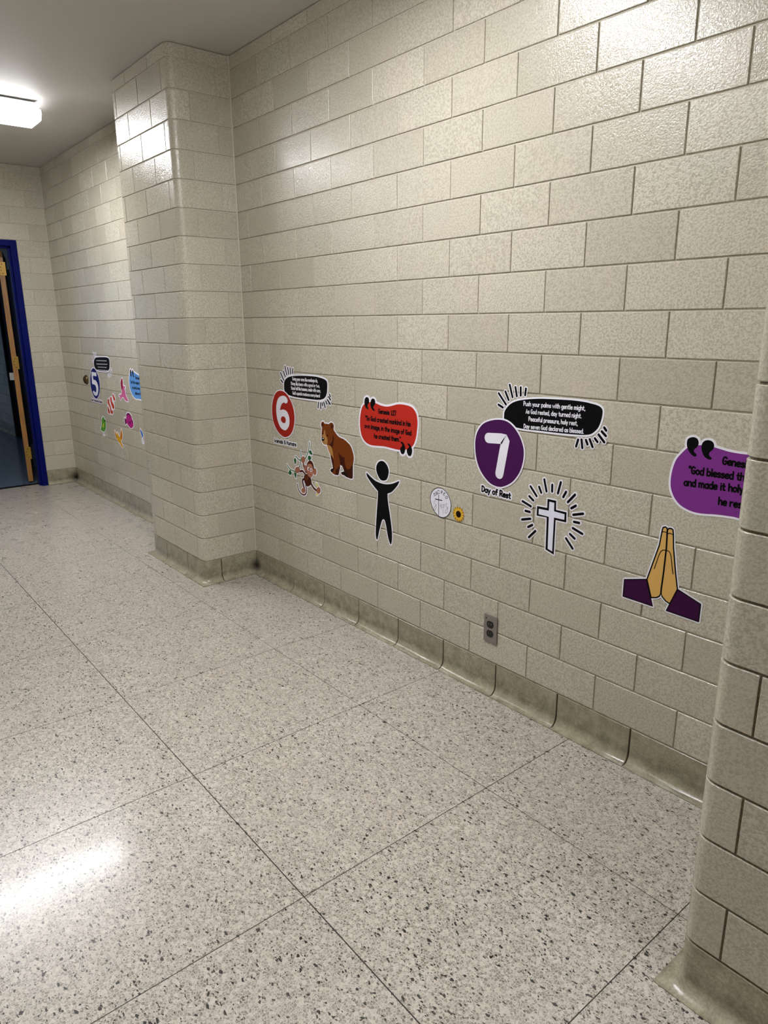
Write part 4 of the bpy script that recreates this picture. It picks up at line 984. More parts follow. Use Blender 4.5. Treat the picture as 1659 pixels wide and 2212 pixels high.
["quotation_decal","purple speech bubble decal half hidden behind the near pillar","decal",[2.72,0,1.056],0.0065,0,[[[2119,-1631,2318,-1631,2478,-1612,2622,-1571,2750,-1507,2870,-1419,2974,-1311,3057,-1191,3121,-1047,3167,-879,3197,-719,3215,-567,3222,-431,3218,-303,3199,-167,3158,-31,3106,89,3034,217,2945,337,2838,443,2726,517,2590,578,2454,621,2318,652,2158,675,1998,683,1846,682,1694,675,1558,658,1310,604,1198,586,1078,578,558,576,446,578,246,591,-122,653,-126,657,-138,697,-159,737,-190,777,-231,809,-264,825,-306,837,-346,842,-386,841,-426,835,-466,823,-506,804,-542,777,-570,745,-586,720,-594,725,-609,761,-629,793,-659,825,-706,855,-754,870,-794,876,-834,875,-890,864,-931,849,-977,825,-1022,785,-1049,737,-1058,705,-1064,657,-1061,577,-1043,497,-1127,401,-1250,244,-1290,185,-1325,121,-1357,41,-1382,-39,-1417,-199,-1430,-287,-1443,-447,-1444,-535,-1434,-687,-1420,-767,-1399,-839,-1374,-903,-1331,-991,-1292,-1055,-1250,-1113,-1194,-1178,-1130,-1237,-1074,-1279,-1010,-1319,-930,-1357,-850,-1386,-770,-1408,-682,-1427,-602,-1439,-522,-1445,-346,-1442,-242,-1432,-18,-1398,174,-1376,350,-1362,574,-1350,646,-1351,734,-1361,846,-1382,1630,-1564,1814,-1601,1990,-1624,2118,-1631]]],[["bubble",[["P","783486",[-970,471,-1114,313,-1269,88,-1353,-209,-1379,-532,-1339,-815,-1194,-1079,-976,-1263,-673,-1363,-353,-1377,74,-1321,432,-1293,740,-1296,1300,-1420,2000,-1560,2600,-1510,3000,-1160,3150,-560,3100,-60,2800,390,2300,590,1700,610,1200,520,731,514,505,512,243,526,-27,570,-271,607,-577,608,-821,552],1]]],["quotation_mark",[["P","08080a",[-834,810,-705,780,-646,666,-678,540,-749,470,-756,392,-676,326,-679,271,-757,260,-877,345,-964,472,-1000,622,-969,748],1]]],["quotation_mark",[["P","08080a",[-382,776,-257,750,-191,648,-216,525,-297,439,-302,347,-224,283,-243,235,-335,237,-451,312,-536,467,-553,617,-498,729],1]]],["lettering",[["T","08080a","Genesis 2:3",[105,159],[749,146],0.0205,0.0052,"Genesi"],["T","08080a","\"God blessed the seventh day",[-843,-255],[737,-217],0.0205,0.0052,"\"God blessed th"],["T","08080a","and made it holy, because on it",[-946,-635],[756,-558],0.0205,0.0052,"and made it holy"],["T","08080a","he rested.\"",[129,-1009],[761,-992],0.0205,0.0052,"he res"]]]]],
["praying_hands_decal","decal of two pressed tan hands with purple cuffs","decal",[2.59,0,0.728],0.0062,0,[[[953,-1460,1248,-1466,1264,-1464,1280,-1457,1301,-1436,1308,-1420,1310,-1404,1315,-844,1311,-820,1296,-798,1272,-783,544,-540,437,-68,292,684,248,1052,249,1084,213,1244,205,1260,189,1276,128,1309,112,1314,96,1315,16,1304,-16,1292,-80,1322,-104,1324,-120,1320,-200,1282,-216,1268,-228,1244,-251,1124,-261,1108,-267,1084,-266,1060,-258,1036,-292,660,-587,-508,-1328,-729,-1344,-736,-1358,-748,-1369,-764,-1374,-788,-1372,-1364,-1369,-1388,-1360,-1405,-1344,-1420,-1328,-1428,-1312,-1430,-248,-1443,-230,-1436,-212,-1420,-203,-1404,-199,-1380,-202,-1364,-272,-1164,-120,-1114,-16,-1026,-8,-1026,112,-1128,212,-1164,219,-1172,148,-1372,149,-1396,155,-1412,168,-1428,184,-1438,208,-1444,952,-1460]]],[["hands",[["P","cfa55e",[-186,1142,-168,1229,-96,1262,-38,1234,-10,1196,27,1243,101,1253,154,1225,179,1107,230,679,376,-84,491,-597,299,-1128,147,-1077,28,-975,-25,-883,-64,-987,-151,-1061,-335,-1117,-534,-558,-231,650],0],["S","08080a",[-186,1142,-168,1229,-96,1262,-38,1234,-10,1196,27,1243,101,1253,154,1225,179,1107,230,679,376,-84,491,-597,299,-1128,147,-1077,28,-975,-25,-883,-64,-987,-151,-1061,-335,-1117,-534,-558,-231,650],0.0045,0,1],["S","08080a",[-22,1194,4,594,-6,-190,-27,-745,-23,-898],0.0055,0,0],["S","08080a",[-192,1076,-125,1103,-33,1094],0.0028,1,0],["S","08080a",[0,1067,72,1098,173,1077],0.0028,1,0],["S","08080a",[-322,-145,-256,137,-190,396,-109,512,1,540],0.0028,1,0],["S","08080a",[1,540,102,523,167,427,232,146,300,-150],0.0028,1,0]]],["cuff",[["P","371138",[-1312,-789,-550,-563,-261,-1382,-1310,-1368],0],["S","08080a",[-1312,-789,-550,-563,-261,-1382,-1310,-1368],0.0035,0,1]]],["cuff",[["P","371138",[496,-590,1253,-842,1248,-1404,209,-1382],0],["S","08080a",[496,-590,1253,-842,1248,-1404,209,-1382],0.0035,0,1]]]]],
["quotation_decal","red speech bubble decal with black quotation marks","decal",[1.253,0,1.027],0.009,0,[[[1439,-1270,1483,-1272,1531,-1265,1595,-1238,1643,-1193,1672,-1150,1692,-1110,1712,-1054,1722,-1014,1729,-958,1728,-902,1721,-854,1708,-814,1709,-806,1767,-750,1812,-694,1858,-622,1892,-558,1923,-486,1952,-406,1977,-318,1999,-222,2030,-46,2054,138,2061,226,2061,306,2054,402,2042,482,2023,562,1994,650,1963,714,1927,770,1875,834,1837,874,1791,914,1739,950,1675,984,1619,1006,1563,1021,1483,1037,1395,1049,1227,1064,1035,1072,939,1072,779,1062,635,1041,555,1024,259,947,51,905,-77,892,-181,890,-261,893,-477,914,-750,970,-756,978,-761,1002,-780,1050,-798,1082,-828,1114,-845,1128,-885,1148,-941,1163,-1021,1170,-1061,1165,-1093,1155,-1149,1121,-1175,1098,-1205,1063,-1213,1062,-1229,1098,-1252,1130,-1269,1146,-1301,1168,-1349,1188,-1389,1198,-1437,1204,-1469,1201,-1517,1190,-1557,1172,-1613,1134,-1645,1101,-1664,1074,-1682,1042,-1709,965,-1718,914,-1719,834,-1805,763,-1853,709,-1893,653,-1925,596,-1958,522,-2008,370,-2047,202,-2064,98,-2073,18,-2078,-70,-2078,-174,-2074,-254,-2065,-342,-2036,-502,-2011,-590,-1979,-670,-1945,-734,-1903,-798,-1850,-862,-1802,-910,-1742,-958,-1677,-1001,-1613,-1034,-1525,-1069,-1445,-1092,-1357,-1110,-1261,-1122,-1157,-1129,-1037,-1129,-917,-1122,-325,-1075,-205,-1069,19,-1073,515,-1094,667,-1094,779,-1089,787,-1090,815,-1142,839,-1174,875,-1209,923,-1237,979,-1251,1027,-1252,1067,-1245,1123,-1224,1171,-1186,1202,-1150,1227,-1111,1235,-1108,1267,-1161,1298,-1198,1331,-1228,1379,-1255,1435,-1270]]],[["bubble",[["P","b22b20",[-1649,769,-1816,607,-1920,348,-1984,7,-1976,-329,-1901,-625,-1741,-843,-1499,-983,-1150,-1040,-674,-1012,-208,-979,247,-992,594,-1005,887,-989,1271,-922,1554,-806,1739,-642,1866,-378,1942,-30,1971,310,1914,608,1776,808,1592,920,1313,967,937,982,649,952,357,878,61,815,-190,800,-493,826,-801,887,-1114,904,-1379,873],1]]],["quotation_mark",[["P","08080a",[-1438,1114,-1322,1073,-1282,963,-1299,863,-1381,775,-1394,676,-1321,607,-1385,568,-1492,602,-1597,708,-1631,870,-1601,1003,-1535,1080],1]]],["quotation_mark",[["P","08080a",[-1016,1080,-892,1051,-842,949,-864,834,-959,745,-971,656,-874,580,-921,537,-1041,566,-1145,664,-1194,839,-1155,972,-1095,1048],1]]],["quotation_mark",[["P","08080a",[897,-621,1008,-632,1127,-719,1190,-869,1166,-1031,1080,-1145,959,-1155,877,-1070,858,-944,926,-856,993,-793,959,-715,887,-670],1]]],["quotation_mark",[["P","08080a",[1355,-652,1459,-652,1553,-728,1633,-874,1625,-1032,1546,-1163,1414,-1172,1319,-1074,1295,-935,1356,-863,1436,-806,1412,-730,1341,-692],1]]],["lettering",[["T","08080a","Genesis 1:27",[-616,461],[575,467],0.0195,0.005,"Genesis 1:27"],["T","08080a","\"So God created mankind in his",[-1557,66],[1526,104],0.0195,0.005,"\"So God created mankind in his"],["T","08080a","own image, in the image of God",[-1630,-292],[1574,-272],0.0195,0.005,"own image, in the image of God"],["T","08080a","he created them.\"",[-931,-679],[887,-628],0.0195,0.005,"he created them.\""]]]]],
["poem_decal","black poem decal with short rays beside the red number 6","decal",[0.615,0,1.147],0.008,0,[[[1234,-1011,1264,-1013,1295,-1003,1317,-987,1335,-963,1341,-947,1345,-923,1336,-826,1352,-840,1376,-853,1400,-857,1424,-856,1448,-847,1472,-829,1486,-811,1496,-787,1548,-891,1576,-917,1608,-927,1640,-926,1668,-915,1695,-891,1708,-867,1713,-835,1707,-803,1590,-555,1580,-539,1563,-523,1527,-507,1533,-499,1603,-467,1656,-433,1738,-363,1776,-320,1816,-265,1848,-209,1875,-147,1894,-83,1916,29,1932,181,1934,269,1930,333,1920,381,1899,437,1865,485,1824,520,1768,552,1712,575,1648,593,1504,622,1408,636,1104,669,928,681,816,685,440,685,-200,673,-720,647,-1160,611,-1142,653,-1090,877,-1089,901,-1097,933,-1113,957,-1144,978,-1176,986,-1200,984,-1228,973,-1248,957,-1264,933,-1324,677,-1322,653,-1313,629,-1303,613,-1285,597,-1344,587,-1347,589,-1338,629,-1338,909,-1344,941,-1357,965,-1373,981,-1392,992,-1416,1000,-1440,1000,-1464,994,-1480,986,-1496,973,-1513,949,-1522,917,-1522,669,-1528,635,-1591,957,-1606,981,-1624,996,-1648,1008,-1672,1012,-1704,1008,-1736,990,-1756,965,-1767,933,-1765,901,-1715,637,-1715,621,-1720,618,-1857,1021,-1872,1044,-1888,1058,-1912,1071,-1936,1075,-1976,1068,-2008,1046,-2028,1013,-2032,973,-1888,541,-1896,537,-2036,773,-2064,800,-2080,808,-2104,814,-2128,813,-2152,805,-2176,789,-2190,773,-2198,757,-2204,733,-2202,701,-2193,677,-2032,406,-1999,373,-2048,334,-2056,338,-2344,711,-2360,722,-2384,731,-2424,730,-2448,721,-2464,709,-2478,693,-2487,677,-2494,653,-2494,629,-2488,606,-2480,590,-2234,269,-2240,263,-2368,346,-2392,353,-2424,353,-2448,344,-2464,334,-2480,317,-2489,301,-2495,285,-2498,261,-2494,237,-2488,221,-2477,205,-2460,189,-2272,64,-2256,57,-2232,52,-2192,56,-2203,-131,-2197,-211,-2172,-291,-2135,-355,-2080,-418,-2016,-465,-1936,-503,-1816,-538,-1680,-561,-1408,-590,-1136,-608,-688,-619,168,-617,648,-611,968,-602,908,-891,911,-923,921,-947,936,-967,952,-979,968,-987,992,-992,1032,-986,1048,-978,1067,-963,1079,-947,1089,-923,1128,-731,1136,-710,1165,-947,1176,-971,1189,-987,1208,-1002,1232,-1011],[1136,-608,1130,-595,1135,-587,1162,-587,1144,-608],[1288,-591,1259,-571,1312,-560,1325,-563,1296,-587],[1416,-566,1369,-547,1440,-529,1444,-531,1421,-563],[-1856,455,-1863,461,-1868,493,-1864,495,-1825,469,-1848,459],[-1712,508,-1715,517,-1706,541,-1704,578,-1701,565,-1688,547,-1661,525,-1711,509],[-1536,555,-1520,610,-1511,589,-1493,565,-1528,555]],[[1742,-739,1768,-739,1794,-731,1817,-715,1836,-691,1844,-667,1846,-643,1842,-619,1824,-579,1822,-571,1824,-569,1992,-714,2016,-728,2048,-734,2080,-728,2112,-709,2131,-683,2138,-667,2141,-643,2139,-619,2133,-603,2112,-575,2053,-523,2056,-519,2088,-521,2120,-514,2151,-491,2167,-467,2175,-435,2172,-403,2160,-379,2132,-347,2149,-331,2164,-307,2170,-283,2170,-259,2159,-227,2098,-131,2085,-115,2064,-101,2032,-91,2000,-93,1968,-108,1946,-131,1932,-163,1932,-203,1928,-209,1904,-217,1880,-233,1865,-251,1855,-275,1853,-315,1860,-339,1877,-363,1872,-369,1848,-360,1824,-357,1800,-361,1784,-367,1766,-379,1751,-395,1742,-411,1735,-435,1728,-442,1696,-437,1664,-444,1639,-459,1616,-488,1607,-523,1610,-555,1669,-683,1680,-703,1696,-720,1712,-730,1736,-739]]],[["panel",[["P","08080a",[-2114,7,-2062,199,-1870,360,-1541,471,-1047,541,-363,587,300,603,816,605,1195,580,1566,530,1778,455,1851,320,1837,41,1778,-172,1646,-340,1454,-442,1072,-514,492,-534,-170,-537,-849,-537,-1405,-510,-1898,-433,-2100,-257],1]]],["ray",[["S","08080a",[-2406,263,-2226,144],0.0088,0,0]]],["ray",[["S","08080a",[-2403,641,-2115,264],0.0088,0,0]]],["ray",[["S","08080a",[-2113,722,-1955,456],0.0088,0,0]]],["ray",[["S","08080a",[-1941,983,-1797,558],0.0088,0,0]]],["ray",[["S","08080a",[-1675,920,-1616,604],0.0088,0,0]]],["ray",[["S","08080a",[-1430,909,-1430,632],0.0088,0,0]]],["ray",[["S","08080a",[-1180,894,-1232,671],0.0088,0,0]]],["ray",[["S","08080a",[1052,-645,1000,-900],0.0088,0,0]]],["ray",[["S","08080a",[1223,-656,1253,-921],0.0088,0,0]]],["ray",[["S","08080a",[1368,-644,1406,-766],0.0088,0,0]]],["ray",[["S","08080a",[1509,-597,1621,-836],0.0088,0,0]]],["ray",[["S","08080a",[1698,-529,1754,-648],0.0088,0,0]]],["ray",[["S","08080a",[1826,-449,2049,-642],0.0088,0,0]]],["ray",[["S","08080a",[1943,-300,2084,-429],0.0088,0,0]]],["ray",[["S","08080a",[2022,-183,2079,-273],0.0088,0,0]]],["lettering",[["T","dfdee8","Swing your arms like monkeys do,",[-1259,312],[1030,342],0.0155,0.003,"Swing your arms like monkeys do,"],["T","dfdee8","Stomp like bears with a growl or two,",[-1417,69],[1187,97],0.0155,0.003,"Stomp like bears with a growl or two,"],["T","dfdee8","Stand tall like humans, made with care,",[-1421,-167],[1257,-131],0.0155,0.003,"Stand tall like humans, made with care,"],["T","dfdee8","God's special creatures everywhere!",[-1292,-408],[1193,-384],0.0155,0.003,"God's special creatures everywhere!"]]]]],
["number_decal","round red decal with a large white number 6","decal",[0.384,0,0.999],0.005,1,[[[-55,-1321,37,-1323,125,-1315,213,-1301,317,-1275,421,-1241,517,-1198,599,-1153,677,-1100,760,-1033,833,-961,904,-873,959,-793,1013,-698,1062,-593,1100,-489,1132,-377,1155,-257,1167,-145,1167,-33,1156,79,1139,175,1112,279,1075,383,1031,479,976,575,917,661,852,743,765,839,673,927,581,1001,485,1063,381,1118,277,1161,181,1192,77,1215,-19,1227,-107,1230,-195,1227,-291,1217,-379,1201,-467,1177,-555,1142,-635,1100,-715,1047,-787,987,-859,912,-922,831,-985,735,-1042,631,-1087,535,-1126,431,-1155,327,-1177,223,-1190,119,-1197,7,-1195,-113,-1186,-225,-1169,-329,-1140,-441,-1106,-537,-1059,-640,-1003,-734,-936,-825,-859,-912,-771,-996,-675,-1072,-571,-1137,-459,-1195,-339,-1247,-227,-1286,-139,-1309,-59,-1321]]],[["disc",[["P","9a2219",[-195,1177,167,1144,549,962,879,629,1063,266,1117,-146,1015,-576,797,-926,491,-1156,116,-1266,-215,-1238,-648,-1029,-962,-705,-1119,-323,-1140,112,-1042,514,-818,882,-536,1096],1]]],["numeral",[["P","dfdee8",[3,923,293,906,478,787,487,635,336,539,193,566,46,562,-148,430,-251,267,-277,140,-95,187,162,195,423,95,590,-158,598,-427,493,-669,222,-874,-1,-898,-327,-796,-565,-506,-685,-163,-688,229,-584,550,-376,799],1],["P","9a2219",[-14,-166,180,-217,242,-347,157,-491,30,-524,-151,-483,-254,-376,-190,-233],1]]]]],
["caption_decal","black lettering Animals & Humans under the red number 6","decal",[0.388,0,0.833],0.005,0,[[[-1123,-94,-1100,-96,-1084,-93,-1068,-86,-1044,-67,-1020,-86,-988,-94,-924,-90,-908,-84,-892,-72,-860,-87,-836,-90,-812,-86,-780,-89,-756,-84,-724,-88,-684,-75,-668,-82,-644,-86,-596,-74,-572,-83,-548,-83,-516,-72,-468,-84,-428,-79,-396,-80,-380,-76,-348,-79,-324,-74,-308,-66,-268,-76,-244,-77,-212,-70,-180,-54,-154,-30,-140,-3,-132,-6,-116,-31,-89,-54,-60,-66,-36,-72,-4,-71,28,-63,52,-70,76,-69,100,-60,124,-37,132,-35,148,-52,164,-61,196,-67,221,-62,252,-43,276,-59,308,-65,348,-55,388,-64,436,-58,460,-61,508,-60,548,-48,564,-55,588,-59,612,-54,628,-47,668,-56,692,-54,716,-45,764,-56,804,-51,876,-52,900,-46,924,-30,940,-41,964,-49,988,-49,1012,-40,1068,-48,1100,-42,1124,-32,1149,-14,1164,2,1175,26,1181,50,1181,74,1174,98,1179,138,1170,170,1149,194,1108,216,1076,224,1036,219,996,202,964,218,932,223,884,218,772,217,740,212,700,192,668,210,636,217,604,214,588,208,548,215,476,208,452,210,428,205,396,188,377,202,373,234,356,263,332,280,308,287,276,283,260,275,244,262,220,278,196,284,172,283,148,272,132,258,118,234,114,210,114,146,108,140,84,159,83,186,72,218,60,238,39,258,-4,276,-36,276,-60,270,-84,258,-104,242,-124,209,-131,186,-132,170,-122,122,-132,106,-144,138,-164,163,-196,181,-220,190,-244,195,-276,191,-280,194,-286,226,-295,242,-316,261,-340,271,-372,271,-404,255,-417,242,-426,226,-432,194,-436,189,-484,187,-532,165,-564,183,-588,188,-612,189,-644,181,-684,187,-712,186,-716,188,-727,210,-743,226,-764,237,-788,241,-812,237,-834,226,-850,210,-862,186,-868,182,-892,183,-924,177,-968,178,-972,179,-987,218,-1004,239,-1028,253,-1060,257,-1084,250,-1099,242,-1114,226,-1123,210,-1181,-6,-1180,-38,-1170,-62,-1148,-84,-1124,-94]]],[["lettering",[["T","08080a","Animals & Humans",[-1106,-20],[1110,29],0.02,0.0052,"Animals & Humans"]]]]],
["figure_decal","black standing figure decal with raised arms","decal",[1.217,0,0.688],0.0065,0,[[[-475,-2136,-446,-2136,-414,-2126,-382,-2096,-363,-2064,-325,-1968,-256,-1744,-164,-1464,-69,-1208,-42,-1144,-12,-1088,18,-1053,34,-1044,50,-1041,66,-1043,74,-1051,85,-1064,108,-1112,131,-1176,180,-1336,254,-1640,282,-1736,315,-1824,350,-1904,416,-2032,444,-2072,474,-2101,498,-2114,530,-2123,562,-2121,602,-2107,631,-2080,649,-2048,678,-1952,693,-1880,704,-1800,710,-1720,709,-1624,694,-1408,664,-1184,620,-952,571,-712,429,-72,414,8,406,80,403,144,405,240,410,247,434,258,578,316,650,354,714,398,837,504,946,605,1050,708,1096,760,1137,816,1167,864,1206,944,1215,976,1215,1008,1202,1035,1178,1055,1138,1064,1098,1056,754,905,602,850,514,825,346,786,250,770,82,754,-6,751,-198,758,-308,768,-414,782,-510,799,-590,822,-678,854,-886,944,-1062,1030,-1142,1066,-1182,1072,-1214,1066,-1231,1056,-1254,1030,-1259,1016,-1264,984,-1257,936,-1246,888,-1229,848,-1198,803,-1142,746,-1014,641,-862,528,-622,365,-446,257,-415,232,-423,80,-442,-128,-578,-1304,-600,-1544,-612,-1744,-611,-1824,-606,-1896,-598,-1952,-586,-2008,-567,-2056,-542,-2094,-510,-2122,-478,-2135]],[[-92,768,-46,765,10,768,130,788,186,804,242,827,306,869,356,920,395,976,426,1035,453,1096,475,1160,492,1232,499,1304,495,1376,474,1448,449,1504,410,1568,370,1618,324,1664,261,1712,202,1747,146,1770,74,1788,2,1795,-62,1792,-126,1782,-199,1760,-254,1737,-318,1700,-366,1664,-406,1624,-456,1560,-488,1504,-508,1456,-526,1386,-531,1320,-527,1264,-515,1208,-489,1136,-462,1080,-422,1016,-387,968,-339,912,-290,864,-240,824,-174,788,-118,771,-94,768]]],[["head",[["P","08080a",[-115,1718,118,1712,321,1576,431,1361,394,1123,264,918,57,840,-152,849,-334,1005,-452,1224,-449,1427,-325,1613],1]]],["body",[["P","08080a",[-1179,1007,-1087,970,-844,854,-524,736,-102,688,262,706,620,787,921,905,1120,994,1144,966,1045,801,845,600,617,409,361,296,340,241,348,6,433,-386,532,-844,617,-1307,645,-1715,602,-1986,550,-2058,472,-2000,344,-1715,243,-1321,141,-1030,36,-976,-70,-1058,-191,-1347,-319,-1728,-404,-1996,-460,-2073,-524,-1988,-547,-1744,-513,-1311,-451,-771,-377,-131,-351,218,-371,283,-583,417,-903,638,-1144,840,-1196,970],1]]]]],
["bear_decal","brown standing bear decal with a tan muzzle and chest","decal",[0.831,0,0.87],0.0055,0,[[[188,-1370,213,-1372,277,-1363,365,-1356,413,-1345,461,-1319,496,-1282,522,-1234,556,-1130,616,-978,634,-922,647,-826,653,-824,701,-822,717,-829,738,-850,773,-895,821,-970,832,-994,829,-998,797,-1002,765,-1010,709,-1030,661,-1056,621,-1091,613,-1106,608,-1130,606,-1162,609,-1178,631,-1218,669,-1248,717,-1267,773,-1275,925,-1280,989,-1304,1053,-1322,1101,-1332,1197,-1341,1397,-1349,1469,-1347,1533,-1340,1573,-1329,1613,-1306,1625,-1290,1643,-1258,1655,-1218,1665,-1154,1683,-650,1693,-602,1738,-466,1759,-370,1768,-314,1771,-258,1763,-162,1741,-70,1722,-18,1618,190,1573,263,1508,334,1469,367,1425,398,1381,423,1253,482,1165,527,1077,562,957,599,893,615,821,625,685,639,629,649,581,663,533,682,453,722,373,775,221,898,190,926,179,942,177,958,196,1014,203,1054,200,1126,190,1166,162,1214,125,1245,85,1267,45,1283,-3,1296,-43,1299,-83,1296,-131,1286,-171,1273,-211,1251,-259,1213,-283,1202,-323,1198,-483,1200,-603,1190,-619,1193,-655,1238,-683,1259,-699,1265,-731,1272,-771,1274,-811,1269,-851,1257,-883,1241,-915,1218,-953,1182,-979,1142,-993,1102,-997,1054,-996,1022,-988,982,-963,942,-931,917,-924,902,-929,862,-958,734,-970,662,-973,598,-972,446,-993,318,-986,254,-964,206,-939,172,-907,138,-843,86,-795,57,-755,41,-699,29,-571,34,-515,42,-451,-111,-403,-205,-339,-295,-270,-378,-254,-402,-236,-482,-195,-621,-112,-858,-82,-970,-83,-979,-139,-995,-191,-1018,-227,-1044,-256,-1074,-282,-1114,-292,-1154,-289,-1178,-273,-1210,-236,-1242,-203,-1261,-91,-1316,-35,-1338,29,-1356,85,-1363,181,-1369]]],[["body",[["P","6e3511",[-479,1146,-270,1149,-151,1222,-12,1242,122,1176,149,1059,125,924,264,793,418,678,617,595,882,561,1100,495,1229,432,1400,349,1525,234,1607,88,1688,-84,1716,-263,1685,-451,1628,-645,1619,-910,1602,-1206,1521,-1286,1258,-1289,1060,-1267,972,-1227,727,-1213,662,-1142,777,-1064,890,-1038,871,-947,743,-777,609,-743,580,-910,504,-1112,429,-1274,268,-1308,37,-1301,-146,-1228,-237,-1159,-162,-1065,-20,-1016,-59,-843,-142,-608,-193,-397,-325,-223,-420,-45,-483,97,-697,84,-836,149,-935,274,-917,441,-915,660,-868,910,-935,998,-929,1121,-829,1207,-711,1211,-634,1138],1],["P","3a1409",[-191,-369,2,-506,61,-743,98,-956,142,-1004,23,-1091,-49,-1144,-20,-1016,-59,-843,-142,-608],1],["P","3a1409",[452,-159,584,-235,805,-325,973,-336,968,-476,1014,-683,1119,-855,1272,-871,1406,-811,1474,-707,1608,-595,1628,-645,1619,-910,1602,-1206,1521,-1286,1258,-1289,1060,-1267,885,-1188,890,-1038,871,-947,743,-777,609,-743,554,-428],1],["P","3a1409",[257,-1014,373,-969,468,-873,595,-773,504,-1112,429,-1274,268,-1308,176,-1301,192,-1134],1],["P","3a1409",[54,662,124,483,82,263,2,10,-91,-2,-179,95,-388,118,-176,177,-6,360],1]]],["ear",[["P","3a1409",[-723,1061,-732,1023,-753,990,-783,970,-815,967,-843,981,-861,1009,-866,1046,-857,1085,-835,1117,-806,1137,-774,1140,-746,1126,-728,1098],1]]],["ear",[["P","3a1409",[67,1064,57,1019,34,981,2,958,-33,954,-64,971,-84,1004,-90,1047,-80,1092,-57,1130,-24,1153,11,1156,41,1140,61,1107],1]]],["muzzle",[["P","a87a43",[-645,831,-605,776,-577,590,-465,467,-412,310,-482,117,-673,93,-836,154,-879,253,-754,351,-866,502,-741,625,-686,767],1]]],["chest",[["P","a87a43",[-451,93,-226,89,-68,1,26,-285,47,-527,-41,-430,-107,-358,-164,-379,-325,-223,-420,-45],1]]],["nose",[["P","08080a",[-895,402,-774,430,-681,387,-725,272,-855,243,-923,317],1],["P","dfdee8",[-744,379,-760,358,-798,345,-834,349,-849,367,-832,388,-795,401,-758,397],1]]],["eye",[["P","08080a",[-362,576,-368,550,-383,527,-405,513,-428,511,-448,520,-461,539,-465,564,-459,591,-444,614,-422,627,-399,630,-379,621,-366,602],1]]],["eye",[["P","08080a",[-755,618,-760,596,-773,578,-791,566,-810,564,-827,571,-838,587,-841,608,-836,630,-823,649,-805,660,-786,662,-769,655,-758,639],1]]],["mouth",[["S","3a1409",[-834,199,-764,158,-677,202],0.0016,1,0]]],["claws",[["P","150a0a",[-237,-1159,-162,-1065,2,-1026,21,-1119,-76,-1217,-156,-1221],1]]],["claws",[["P","150a0a",[662,-1142,777,-1064,1001,-1048,1154,-1104,1127,-1256,995,-1218,862,-1197],1]]]]],
